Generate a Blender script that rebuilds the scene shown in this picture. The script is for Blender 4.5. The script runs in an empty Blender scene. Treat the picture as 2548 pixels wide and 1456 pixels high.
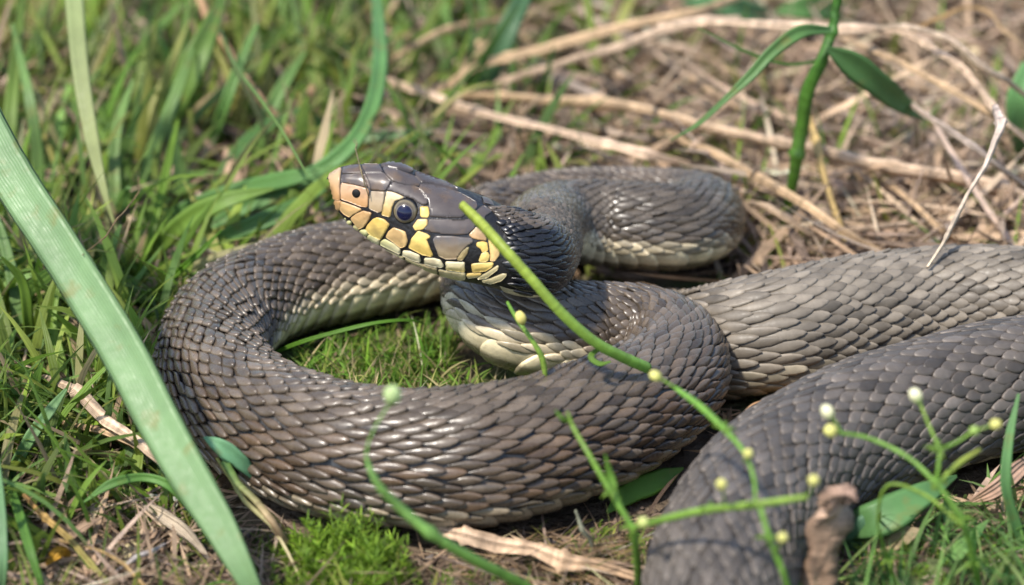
import bpy, math, random
import numpy as np
from mathutils import Vector
from mathutils.bvhtree import BVHTree
from mathutils.geometry import delaunay_2d_cdt

SC = 0.01                      # everything below is written in centimetres
rng = np.random.default_rng(7)
random.seed(7)
scene = bpy.context.scene
COL = scene.collection

# ------------------------------------------------------------------ camera
PITCH = math.radians(27.0)
LENS, SENSOR = 100.0, 36.0
DIST = 55.6                                        # cm from the point looked at
TARGET = np.array([0.0, 0.0, 1.5])
FW = np.array([0.0, math.cos(PITCH), -math.sin(PITCH)])
RT = np.array([1.0, 0.0, 0.0])
UP = np.array([0.0, math.sin(PITCH), math.cos(PITCH)])
CAM = TARGET - FW * DIST
cam_data = bpy.data.cameras.new('camera')
cam = bpy.data.objects.new('camera', cam_data)
COL.objects.link(cam)
cam.location = CAM * SC
cam.rotation_euler = (math.pi / 2 - PITCH, 0, 0)
cam_data.lens = LENS
cam_data.sensor_width = SENSOR
cam_data.clip_start = 0.02
cam_data.clip_end = 200.0
cam_data.dof.use_dof = True
cam_data.dof.focus_distance = 0.527
cam_data.dof.aperture_fstop = 12.5
scene.camera = cam

# ------------------------------------------------------------------ light
SUN_EL, SUN_AZ = math.radians(56), math.radians(-136)   # azimuth measured from +Y towards +X
world = bpy.data.worlds.new('World')
scene.world = world
world.use_nodes = True
wn = world.node_tree
sky = wn.nodes.new('ShaderNodeTexSky')
sky.sky_type = 'NISHITA'
sky.sun_disc = False
sky.sun_elevation = SUN_EL
sky.sun_rotation = SUN_AZ
bg = wn.nodes['Background']
bg.inputs['Strength'].default_value = 0.15
wn.links.new(sky.outputs[0], bg.inputs['Color'])
sd = bpy.data.lights.new('sun', 'SUN')
sd.energy = 3.3
sd.angle = math.radians(4)
sd.color = (1.0, 0.94, 0.85)
so = bpy.data.objects.new('sun', sd)
COL.objects.link(so)
sdir = Vector((math.sin(SUN_AZ) * math.cos(SUN_EL), math.cos(SUN_AZ) * math.cos(SUN_EL), math.sin(SUN_EL)))
so.rotation_euler = sdir.to_track_quat('Z', 'Y').to_euler()
so.location = (-1, -1, 2)
vs = scene.view_settings
vs.view_transform = 'Standard'
vs.look = 'None'
vs.gamma = 1
vs.exposure = 0.88
vs.use_curve_mapping = False

# ------------------------------------------------------------------ helpers
PXW = 2548.0
KS = SENSOR / LENS / PXW


def ray(vx, vy):
    d = FW + RT * ((vx - 1274) * KS) - UP * ((vy - 728) * KS)
    return d / np.linalg.norm(d)


def V(vx, vy, z):
    """world point (cm) seen at picture position vx, vy and lying at height z"""
    d = ray(vx, vy)
    return CAM + d * ((z - CAM[2]) / d[2])


def proj(p):
    p = np.asarray(p, float)
    q = p - CAM
    dz = q @ FW
    return np.stack([1274 + (q @ RT) / dz / KS, 728 - (q @ UP) / dz / KS], -1), dz


def norm(v):
    return v / np.maximum(np.linalg.norm(v, axis=-1, keepdims=True), 1e-9)


def mesh(name, verts, faces, cols=None, mat=None, smooth=True):
    """verts Nx3 (cm), faces: MxK array or list of lists"""
    me = bpy.data.meshes.new(name)
    verts = np.asarray(verts, np.float32) * SC
    if isinstance(faces, np.ndarray):
        M, K = faces.shape
        me.vertices.add(len(verts))
        me.vertices.foreach_set('co', verts.ravel())
        me.loops.add(M * K)
        me.loops.foreach_set('vertex_index', faces.astype(np.int32).ravel())
        me.polygons.add(M)
        me.polygons.foreach_set('loop_start', np.arange(0, M * K, K, dtype=np.int32))
        me.update(calc_edges=True)
    else:
        me.from_pydata([tuple(v) for v in verts], [], faces)
        me.update()
    if cols is not None:
        c = np.ones((len(verts), 4), np.float32)
        cols = np.asarray(cols, np.float32)
        if cols.ndim == 1:
            cols = np.broadcast_to(cols, (len(verts), len(cols)))
        c[:, :cols.shape[1]] = cols
        a = me.color_attributes.new('Col', 'FLOAT_COLOR', 'POINT')
        a.data.foreach_set('color', c.ravel())
    if smooth:
        me.polygons.foreach_set('use_smooth', np.ones(len(me.polygons), bool))
    if mat:
        me.materials.append(mat)
    return me


def obj(name, me, parent=None, label=None, cat=None, group=None, kind=None):
    o = bpy.data.objects.new(name, me)
    COL.objects.link(o)
    if parent:
        o.parent = parent
    if label:
        o['label'] = label
    if cat:
        o['category'] = cat
    if group:
        o['group'] = group
    if kind:
        o['kind'] = kind
    return o


def empty(name, loc, label, cat, group=None):
    o = obj(name, None, None, label, cat, group)
    o.location = np.asarray(loc) * SC
    o.empty_display_size = 0.01
    bpy.context.view_layer.update()
    return o


def part(name, me, root, **k):
    """child of a thing whose mesh is written in world space"""
    o = obj(name, me, root, **k)
    o.matrix_parent_inverse = root.matrix_world.inverted() if root.parent is None else root.matrix_world.inverted()
    return o


def spline(P, n):
    """Catmull-Rom (centripetal-ish) through rows of P, n samples evenly spaced along the length of the first 3 columns"""
    P = np.asarray(P, float)
    Q = np.vstack([2 * P[0] - P[1], P, 2 * P[-1] - P[-2]])
    out = []
    for i in range(1, len(Q) - 2):
        p0, p1, p2, p3 = Q[i - 1:i + 3]
        d = [max(np.linalg.norm(a[:3] - b[:3]), 1e-4) ** 0.5 for a, b in ((p1, p0), (p2, p1), (p3, p2))]
        t0 = 0; t1 = d[0]; t2 = t1 + d[1]; t3 = t2 + d[2]
        t = np.linspace(t1, t2, 40, endpoint=False)[:, None]
        A1 = (t1 - t) / (t1 - t0) * p0 + (t - t0) / (t1 - t0) * p1
        A2 = (t2 - t) / (t2 - t1) * p1 + (t - t1) / (t2 - t1) * p2
        A3 = (t3 - t) / (t3 - t2) * p2 + (t - t2) / (t3 - t2) * p3
        B1 = (t2 - t) / (t2 - t0) * A1 + (t - t0) / (t2 - t0) * A2
        B2 = (t3 - t) / (t3 - t1) * A2 + (t - t1) / (t3 - t1) * A3
        out.append((t2 - t) / (t2 - t1) * B1 + (t - t1) / (t2 - t1) * B2)
    out = np.vstack(out + [P[-1:]])
    L = np.concatenate([[0], np.cumsum(np.linalg.norm(np.diff(out[:, :3], axis=0), axis=1))])
    s = np.linspace(0, L[-1], n)
    return np.stack([np.interp(s, L, out[:, k]) for k in range(out.shape[1])], 1), s


def smooth01(x):
    x = np.clip(x, 0, 1)
    return x * x * (3 - 2 * x)


# ------------------------------------------------------------------ materials
def material(name, rough=0.5, base=None, transl=0.0, coat=0.0, noise=(40.0, 0.25), bump=(400.0, 0.1, 0.0002),
             veins=0.0, spec=0.5, tint=None):
    m = bpy.data.materials.new(name)
    m.use_nodes = True
    nt = m.node_tree
    N, Lk = nt.nodes, nt.links
    p = N['Principled BSDF']
    out = N['Material Output']
    if base is None:
        a = N.new('ShaderNodeAttribute')
        a.attribute_name = 'Col'
        csrc = a.outputs['Color']
    else:
        r = N.new('ShaderNodeRGB')
        r.outputs[0].default_value = (*base, 1)
        csrc = r.outputs[0]
    tc = N.new('ShaderNodeTexCoord')
    nz = N.new('ShaderNodeTexNoise')
    nz.inputs['Scale'].default_value = noise[0]
    nz.inputs['Detail'].default_value = 5
    nz.inputs['Roughness'].default_value = 0.65
    Lk.new(tc.outputs['Object'], nz.inputs['Vector'])
    mr = N.new('ShaderNodeMapRange')
    mr.inputs['From Min'].default_value = 0.3
    mr.inputs['From Max'].default_value = 0.7
    mr.inputs['To Min'].default_value = 1 - noise[1]
    mr.inputs['To Max'].default_value = 1 + noise[1]
    Lk.new(nz.outputs['Fac'], mr.inputs['Value'])
    mx = N.new('ShaderNodeVectorMath')
    mx.operation = 'SCALE'
    Lk.new(csrc, mx.inputs[0])
    Lk.new(mr.outputs[0], mx.inputs['Scale'])
    col = mx.outputs[0]
    nb = N.new('ShaderNodeTexNoise')
    nb.inputs['Scale'].default_value = bump[0]
    nb.inputs['Detail'].default_value = 4
    Lk.new(tc.outputs['Object'], nb.inputs['Vector'])
    h = nb.outputs['Fac']
    if veins and base is None:
        # alpha of Col runs 0..1 across the blade: fine parallel veins
        w = N.new('ShaderNodeMath'); w.operation = 'MULTIPLY'; w.inputs[1].default_value = veins * 6.283
        Lk.new(a.outputs['Alpha'], w.inputs[0])
        nw = N.new('ShaderNodeTexNoise'); nw.inputs['Scale'].default_value = 120
        Lk.new(tc.outputs['Object'], nw.inputs['Vector'])
        ad = N.new('ShaderNodeMath'); ad.operation = 'MULTIPLY_ADD'; ad.inputs[1].default_value = 9.0
        Lk.new(nw.outputs['Fac'], ad.inputs[0]); Lk.new(w.outputs[0], ad.inputs[2])
        sn = N.new('ShaderNodeMath'); sn.operation = 'SINE'
        Lk.new(ad.outputs[0], sn.inputs[0])
        ad2 = N.new('ShaderNodeMath'); ad2.operation = 'MULTIPLY_ADD'; ad2.inputs[1].default_value = 0.5
        Lk.new(sn.outputs[0], ad2.inputs[0]); Lk.new(h, ad2.inputs[2])
        h = ad2.outputs[0]
        vr = N.new('ShaderNodeMapRange')
        vr.inputs['From Min'].default_value = -1; vr.inputs['From Max'].default_value = 1
        vr.inputs['To Min'].default_value = 0.93; vr.inputs['To Max'].default_value = 1.04
        Lk.new(sn.outputs[0], vr.inputs['Value'])
        m2 = N.new('ShaderNodeVectorMath'); m2.operation = 'SCALE'
        Lk.new(col, m2.inputs[0]); Lk.new(vr.outputs[0], m2.inputs['Scale'])
        col = m2.outputs[0]
    if tint:
        # patches of a second colour with a shape of their own
        n3 = N.new('ShaderNodeTexNoise'); n3.inputs['Scale'].default_value = tint[1]; n3.inputs['Detail'].default_value = 3
        Lk.new(tc.outputs['Object'], n3.inputs['Vector'])
        r3 = N.new('ShaderNodeMapRange')
        r3.inputs['From Min'].default_value = tint[2]; r3.inputs['From Max'].default_value = tint[2] + 0.12
        r3.inputs['To Max'].default_value = tint[3]
        Lk.new(n3.outputs['Fac'], r3.inputs['Value'])
        mm = N.new('ShaderNodeMix'); mm.data_type = 'RGBA'
        Lk.new(r3.outputs[0], mm.inputs['Factor'])
        Lk.new(col, mm.inputs['A'])
        mm.inputs['B'].default_value = (*tint[0], 1)
        col = mm.outputs['Result']
    Lk.new(col, p.inputs['Base Color'])
    bp = N.new('ShaderNodeBump')
    bp.inputs['Strength'].default_value = bump[1]
    bp.inputs['Distance'].default_value = bump[2]
    Lk.new(h, bp.inputs['Height'])
    Lk.new(bp.outputs[0], p.inputs['Normal'])
    # roughness breaks up with the same noise
    rr = N.new('ShaderNodeMapRange')
    rr.inputs['From Min'].default_value = 0.3; rr.inputs['From Max'].default_value = 0.7
    rr.inputs['To Min'].default_value = max(rough - 0.1, 0.05); rr.inputs['To Max'].default_value = min(rough + 0.12, 1)
    Lk.new(nb.outputs['Fac'], rr.inputs['Value'])
    Lk.new(rr.outputs[0], p.inputs['Roughness'])
    p.inputs['Specular IOR Level'].default_value = spec
    p.inputs['Coat Weight'].default_value = coat
    p.inputs['Coat Roughness'].default_value = 0.15
    if transl:
        tr = N.new('ShaderNodeBsdfTranslucent')
        Lk.new(col, tr.inputs['Color'])
        Lk.new(bp.outputs[0], tr.inputs['Normal'])
        ms = N.new('ShaderNodeMixShader')
        ms.inputs[0].default_value = transl
        Lk.new(p.outputs[0], ms.inputs[1])
        Lk.new(tr.outputs[0], ms.inputs[2])
        Lk.new(ms.outputs[0], out.inputs['Surface'])
    return m


M_SCALE = material('snake_scale', rough=0.30, noise=(300.0, 0.24), bump=(1300.0, 0.35, 0.00012), spec=0.5)
M_SCALE_DULL = material('snake_scale_dull', rough=0.5, noise=(300.0, 0.2), bump=(1300.0, 0.3, 0.0001), spec=0.35)
M_SKIN = material('snake_skin', rough=0.45, noise=(300.0, 0.3), bump=(900.0, 0.6, 0.0004))
M_SHIELD = material('head_shield', rough=0.33, noise=(330.0, 0.12), bump=(500.0, 0.10, 0.0001), spec=0.5,
                    tint=((0.17, 0.105, 0.055), 230.0, 0.53, 0.42))
M_EYE = material('eye', rough=0.15, noise=(900.0, 0.25), bump=(100.0, 0.0, 0.0001), coat=0.25, spec=0.35)
M_NOSTRIL = material('nostril', rough=0.55, noise=(300.0, 0.1), bump=(300.0, 0.0, 0.0001), spec=0.25)
M_LEAF = material('leaf', rough=0.48, noise=(45.0, 0.26), bump=(700.0, 0.3, 0.00012), veins=15, transl=0.25, spec=0.4,
                  tint=((0.20, 0.19, 0.05), 170.0, 0.59, 0.6))
M_GRASS = material('grass', rough=0.5, noise=(70.0, 0.22), bump=(500.0, 0.3, 0.0002), veins=3, transl=0.45, spec=0.35)
M_STRAW = material('straw', rough=0.6, noise=(150.0, 0.42), bump=(900.0, 0.7, 0.0004), veins=4, transl=0.15, spec=0.3)
M_STEM = material('stem', rough=0.45, noise=(120.0, 0.18), bump=(800.0, 0.4, 0.0002), transl=0.25, spec=0.4)
M_BUD = material('bud', rough=0.5, noise=(300.0, 0.15), bump=(900.0, 0.4, 0.0002), transl=0.3, spec=0.3)
M_SOIL = material('soil', rough=0.9, noise=(55.0, 0.55), bump=(260.0, 1.0, 0.004), base=(0.12, 0.088, 0.06), spec=0.2,
                  tint=((0.06, 0.10, 0.02), 25.0, 0.5, 0.8))
M_CRUMB = material('crumb', rough=0.9, noise=(200.0, 0.4), bump=(600.0, 0.8, 0.001), spec=0.2)

# ------------------------------------------------------------------ the ground
def ground_z(x, y):
    return (0.10 * np.sin(x * 0.9 + 1.3) * np.cos(y * 0.7) + 0.07 * np.sin(x * 2.3 + y * 1.7)
            + 0.05 * np.cos(y * 3.1 - x * 1.1) - 0.12)


g = np.linspace(-1, 1, 181)
gw = np.sinh(g * 7.0) / np.sinh(7.0) * 3000.0 + g * 18
gx, gy = np.meshgrid(gw, gw, indexing='ij')
fade = np.exp(-((gx ** 2 + gy ** 2) / 80.0 ** 2))
gz = ground_z(gx, gy) * fade - 0.12 * (1 - fade)
n = len(g)
idx = np.arange(n * n).reshape(n, n)
gf = np.stack([idx[:-1, :-1], idx[1:, :-1], idx[1:, 1:], idx[:-1, 1:]], -1).reshape(-1, 4)
obj('ground', mesh('ground', np.stack([gx, gy, gz], -1).reshape(-1, 3), gf, None, M_SOIL), kind='structure')

# ------------------------------------------------------------------ the snake: head frame
Z1 = 700 / 2548.0


def z1(x, y):                                   # position in the enlarged head study -> picture position
    return np.array([(800 + Z1 * x) * 0.94792, (380 + Z1 * y) * 0.94792])


HE = np.array([0.941, 0.339])                   # snout -> nape in the picture (y down)
HPP = np.array([0.339, -0.941])
HO = np.array([822.0, 470.0])
ZH = 4.1                                        # height of the head's middle
HMID = HO + 230 * HE
H0 = V(HMID[0], HMID[1], ZH)
HS = ((H0 - CAM) @ FW) * KS                     # cm per picture unit there
e3 = RT * HE[0] - UP * HE[1]
p3 = RT * HPP[0] - UP * HPP[1]
HF = -FW
PHI = math.radians(31)
HN = norm(p3 * math.cos(PHI) + HF * math.sin(PHI))      # dorsal
HL = norm(HF * math.cos(PHI) - p3 * math.sin(PHI))      # the side turned to the camera

top_c = np.array([(-17, 22), (-15.6, 34), (-5, 51), (9, 63), (30, 75), (51, 83), (90, 98), (120, 112), (144, 118), (182, 116), (223, 115),
                  (279, 114), (334, 113), (383, 112), (420, 105), (470, 100)], float)
bot_c = np.array([(-17, 20), (-10, 20), (-2, 5), (11, -12), (27, -39), (38, -47), (73, -66), (104, -75), (129, -85), (165, -92), (207, -101),
                  (248, -106), (293, -109), (333, -111), (381, -105), (420, -96), (470, -92)], float)
wid_c = np.array([(-17, 3), (-12, 16), (0, 34), (30, 50), (60, 58), (100, 70), (130, 80), (180, 92), (240, 104), (300, 112), (350, 112),
                  (400, 106), (440, 100), (470, 97)], float)
NR = 64
ang = np.arange(NR) / NR * 2 * math.pi           # 0 = dorsal, towards the camera side first
ts = np.concatenate([np.linspace(-17, 40, 26), np.arange(44, 373, 4)])
head_rings = []
for t in ts:
    qt, qb, w = (np.interp(t, c[:, 0], c[:, 1]) for c in (top_c, bot_c, wid_c))
    k = smooth01((t - 330) / 110)
    ex = 2.9 * (1 - k) + 2.05 * k                # boxy head, round neck
    cx, cy = np.sin(ang), np.cos(ang)
    x = np.sign(cx) * np.abs(cx) ** (2 / ex)
    y = np.sign(cy) * np.abs(cy) ** (2 / ex)
    tap = np.where(y > 0, 1 - 0.16 * (1 - k) * y, 1 + 0.18 * (1 - k) * y)      # narrower roof and chin
    x = x * tap
    lo, hi = 1.0, 400.0
    for _ in range(40):                          # half height that gives the outline seen
        s = (lo + hi) / 2
        pr = s * y * math.cos(PHI) - w * x * math.sin(PHI)
        if pr.max() - pr.min() > qt - qb:
            hi = s
        else:
            lo = s
    pr = s * y * math.cos(PHI) - w * x * math.sin(PHI)
    qc = qt - pr.max()
    c3 = H0 + ((t - 230) * e3 + qc * p3) * HS
    head_rings.append(c3 + (s * HS) * y[:, None] * HN + (w * HS) * x[:, None] * HL)
    last_c, last_s, last_w = c3, s * HS, w * HS
head_rings = np.array(head_rings)

# ------------------------------------------------------------------ the snake: body line
# picture position of the body's middle, its height, radius, extra roll (deg, + shows more belly to the camera side)
nq = [
    (1312, 640, 3.45, 0.76), (1345, 618, 3.0, 0.76), (1352, 572, 2.45, 0.78),
    (1395, 556, 2.0, 0.82), (1480, 560, 1.78, 0.86), (1580, 566, 1.72, 0.88), (1670, 570, 1.65, 0.88), (1728, 560, 1.45, 0.88),
    (1742, 540, 1.2, 0.88), (1690, 528, 1.05, 0.88), (1560, 526, 1.0, 0.9), (1420, 532, 1.0, 0.92), (1290, 556, 1.0, 0.94),
    (1170, 600, 1.0, 0.96), (1050, 640, 1.0, 0.98), (900, 672, 1.0, 1.0), (760, 703, 1.0, 1.02), (640, 750, 1.0, 1.04), (552, 820, 1.02, 1.07),
    (528, 905, 1.05, 1.1), (580, 1000, 1.1, 1.15), (690, 1075, 1.15, 1.2), (840, 1128, 1.2, 1.24), (1000, 1149, 1.22, 1.26),
    (1170, 1146, 1.22, 1.26), (1330, 1115, 1.22, 1.24), (1470, 1068, 1.2, 1.2), (1590, 1010, 1.18, 1.14), (1668, 945, 1.18, 1.08),
    (1670, 885, 1.18, 1.03), (1610, 846, 1.2, 1.0), (1500, 832, 1.25, 0.98), (1390, 828, 1.4, 0.97), (1300, 808, 1.6, 0.96), (1235, 765, 1.7, 0.95),
    (1222, 705, 1.3, 0.95), (1260, 690, 0.2, 0.96), (1360, 740, -1.1, 0.98), (1520, 810, -1.4, 1.0), (1680, 860, -0.5, 1.08),
    (1780, 862, 0.7, 1.14), (1900, 838, 1.08, 1.17), (2100, 800, 1.12, 1.17), (2300, 768, 1.12, 1.16), (2480, 765, 1.12, 1.16), (2640, 785, 1.12, 1.17),
    (2740, 840, 1.15, 1.18), (2740, 905, 1.15, 1.2), (2640, 940, 1.18, 1.22), (2480, 970, 1.2, 1.24), (2320, 1012, 1.22, 1.27), (2160, 1066, 1.24, 1.28),
    (2010, 1140, 1.24, 1.29), (1890, 1245, 1.24, 1.28), (1815, 1370, 1.22, 1.26), (1780, 1510, 1.15, 1.2), (1800, 1660, 1.0, 1.05),
    (1900, 1790, 0.8, 0.85), (2100, 1860, 0.5, 0.55), (2350, 1850, 0.2, 0.25), (2500, 1800, 0.05, 0.08)]
# rolls by region, along the same list
rolls = [0] * len(nq)
ctrl = [np.concatenate([last_c, [0.82]]), np.concatenate([last_c + e3 * 68 * HS, [0.78]])] + [np.concatenate([V(*q[:3]), [q[3]]]) for q in nq]
ctrl = np.array(ctrl)
NS = 1900
path, S = spline(ctrl, NS)
# parameter of every control point along the line, to speak of regions
cpS = np.array([S[np.argmin(np.linalg.norm(path[:, :3] - c[:3], axis=1))] for c in ctrl])


def s_at(i):                                      # i = index in nq
    return cpS[i + 2]


PC, PR = path[:, :3], path[:, 3]
for _ in range(12):                               # relax the kinks a little
    PC[1:-1] = 0.25 * PC[:-2] + 0.5 * PC[1:-1] + 0.25 * PC[2:]
    PR[1:-1] = 0.25 * PR[:-2] + 0.5 * PR[1:-1] + 0.25 * PR[2:]
T = norm(np.gradient(PC, axis=0))
neck_w = 1 - smooth01(S / 3.2)
up0 = norm(neck_w[:, None] * HN + (1 - neck_w[:, None]) * np.array([0, 0, 1.0]))
U = norm(up0 - (up0 * T).sum(1, keepdims=True) * T)
for _ in range(30):
    U[1:-1] = 0.25 * U[:-2] + 0.5 * U[1:-1] + 0.25 * U[2:]
U = norm(U - (U * T).sum(1, keepdims=True) * T)
Lt = np.cross(T, U)                               # for the head (T to the right, U up) this points to the camera
roll_pts = np.array([(0, 0), (s_at(2), 0), (s_at(3), 26), (s_at(7), 24), (s_at(9), 0), (s_at(13), 26), (s_at(15), 36), (s_at(17), 30), (s_at(19), 14), (s_at(21), 8),
                     (s_at(25), 12), (s_at(28), 10), (s_at(31), 16), (s_at(33), 38), (s_at(34), 42), (s_at(36), 10), (s_at(41), 6), (s_at(46), 0), (S[-1], 0)], float)
RL = np.radians(np.interp(S, roll_pts[:, 0], roll_pts[:, 1]))
# positive roll turns the belly towards the camera on whichever side that is
side = np.where((Lt @ -FW) > 0, 1.0, -1.0)
side = np.convolve(np.pad(side, 25, mode='edge'), np.ones(51) / 51, 'valid')
aR = RL * side
U, Lt = (U * np.cos(aR)[:, None] - Lt * np.sin(aR)[:, None]), (Lt * np.cos(aR)[:, None] + U * np.sin(aR)[:, None])
low = PC[:, 2] - PR
wob = 1 + 0.012 * np.sin(S * 2.1) + 0.01 * np.sin(S * 0.77 + 1)


def sect(th):
    """outline of the trunk: rounded back, slightly flattened belly with side edges"""
    c = np.cos(th)
    return 1.0 - 0.075 * smooth01((-c - 0.45) / 0.5) + 0.02 * np.cos(2 * th)


hr_off = head_rings[-1] - last_c
hr_x, hr_y = hr_off @ HL, hr_off @ HN
hr_th = np.arctan2(hr_x, hr_y)
hr_r = np.hypot(hr_x, hr_y)
_o = np.argsort(hr_th)
hr_th, hr_r = hr_th[_o], hr_r[_o]


def head_rad(th):
    return np.interp((th + math.pi) % (2 * math.pi) - math.pi, hr_th, hr_r, period=2 * math.pi)


def surf(s, th, h):
    """points on the trunk: s along, th round from the back (towards Lt), h above the skin"""
    f = lambda A: np.stack([np.interp(s, S, A[:, k]) for k in range(3)], -1)
    r = np.interp(s, S, PR * wob) * sect(th)
    b = smooth01(s / 1.6)
    r = r * b + head_rad(th) * (1 - b) + h
    return f(PC) + f(U) * (r * np.cos(th))[..., None] + f(Lt) * (r * np.sin(th))[..., None]


# body: one continuous skin, snout to tail
body_s = S[::2]
gs, gt = np.meshgrid(body_s, ang, indexing='ij')
br = surf(gs.ravel(), gt.ravel(), np.full(gs.size, -0.05) * smooth01(gs.ravel() / 0.5)).reshape(len(body_s), NR, 3)
rings = np.concatenate([head_rings, br[1:]], 0)
nr = len(rings)
bv = rings.reshape(-1, 3)
ii = np.arange(nr * NR).reshape(nr, NR)
bf = np.stack([ii[:-1], np.roll(ii[:-1], -1, 1), np.roll(ii[1:], -1, 1), ii[1:]], -1).reshape(-1, 4)
skin_col = np.tile(np.array([0.020, 0.018, 0.019]), (nr, NR, 1))
nh = len(head_rings)
skin_col[:nh] = (0.012, 0.011, 0.013)
sb = body_s[1:]
bl = np.zeros(len(sb))
for a0, a1, w in ((s_at(25), s_at(30), 1.0), (s_at(20), s_at(26), 0.25)):
    bl = np.maximum(bl, smooth01((sb - a0) / 2) * smooth01((a1 - sb) / 2) * w)
skin_col[nh:] += bl[:, None, None] * np.array([0.05, 0.065, 0.07]) * 0.55
nk = (1 - smooth01((sb - 2.0) / 2.5))
skin_col[nh:] = skin_col[nh:] * (1 - 0.5 * nk[:, None, None])
skin_col[nh:] += (smooth01((sb - 1.8) / 0.8) * (1 - smooth01((sb - 3.4) / 1.0)))[:, None, None] * np.array([0.045, 0.034, 0.022])
body_faces = np.vstack([bf])
body_me = mesh('body', bv, body_faces, skin_col.reshape(-1, 3), M_SKIN)

snake = empty('grass_snake', (ctrl[24][0], ctrl[24][1], 0), 'grey brown grass snake lying coiled in the grass with raised yellow lipped head', 'snake')
body = part('body', body_me, snake)
bpy.context.view_layer.update()


def sub(name, me, **k):
    o = obj(name, me, body, **k)
    o.matrix_parent_inverse = body.matrix_world.inverted() @ snake.matrix_world @ snake.matrix_world.inverted()
    return o


bvh = BVHTree.FromPolygons([tuple(v) for v in bv], [tuple(f) for f in bf])
head_v = head_rings.reshape(-1, 3)
hi_ = np.arange(nh * NR).reshape(nh, NR)
hf_ = np.stack([hi_[:-1], np.roll(hi_[:-1], -1, 1), np.roll(hi_[1:], -1, 1), hi_[1:]], -1).reshape(-1, 4)
# head with a stretch of neck, for laying the shields on
nn = nh + 40
hn_f = bf[:(nn - 1) * NR]
bvh_head = BVHTree.FromPolygons([tuple(v) for v in bv[:nn * NR]], [tuple(f) for f in hn_f])

# ------------------------------------------------------------------ body scales
NROW = 41
TH_B = math.radians(127)
DTH = 2 * TH_B / NROW
LONG = 0.42
sig = np.concatenate([[0], np.cumsum(np.diff(S) / (LONG * 0.5 * (PR[1:] + PR[:-1])))])
sig_total = sig[-1]
AL, BL = 5, 6
uu = np.array([-1, -0.6, 0, 0.6, 1])
vv = np.array([0, 0.2, 0.45, 0.7, 0.9, 1.0])
UUg, VVg = np.meshgrid(uu, vv, indexing='xy')     # (BL, AL)
prof = np.array([0.12, 0.56, 0.98, 0.90, 0.50, 0.13])   # half width along the scale


def scale_faces(base):
    q = np.arange(BL * AL).reshape(BL, AL)
    f = np.stack([q[:-1, :-1], q[:-1, 1:], q[1:, 1:], q[1:, :-1]], -1).reshape(-1, 4)
    # a rim that drops to the skin
    rim = np.concatenate([q[:, 0], q[-1, 1:], q[-2::-1, -1]])
    m = len(rim)
    lo = np.arange(BL * AL, BL * AL + m)
    r = np.stack([rim[:-1], rim[1:], lo[1:], lo[:-1]], -1)
    return np.vstack([f, r]), rim


SF, RIM = scale_faces(0)
NVS = BL * AL + len(RIM)


def region(s):
    """0 neck .. names of stretches, as smooth weights"""
    r = {}
    b = lambda a0, a1, w=1.2: smooth01((s - a0) / w + 0.5) * smooth01((a1 - s) / w + 0.5)
    r['neck'] = 1 - smooth01((s - 1.0) / 2.0)
    r['back'] = b(s_at(2), s_at(9))
    r['arc'] = b(s_at(12), s_at(19))
    r['front'] = b(s_at(19), s_at(30))
    r['inner'] = b(s_at(30), s_at(36))
    r['rear'] = b(s_at(39), s_at(46))
    r['fore'] = b(s_at(46), S[-1] + 9)
    return r


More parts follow.
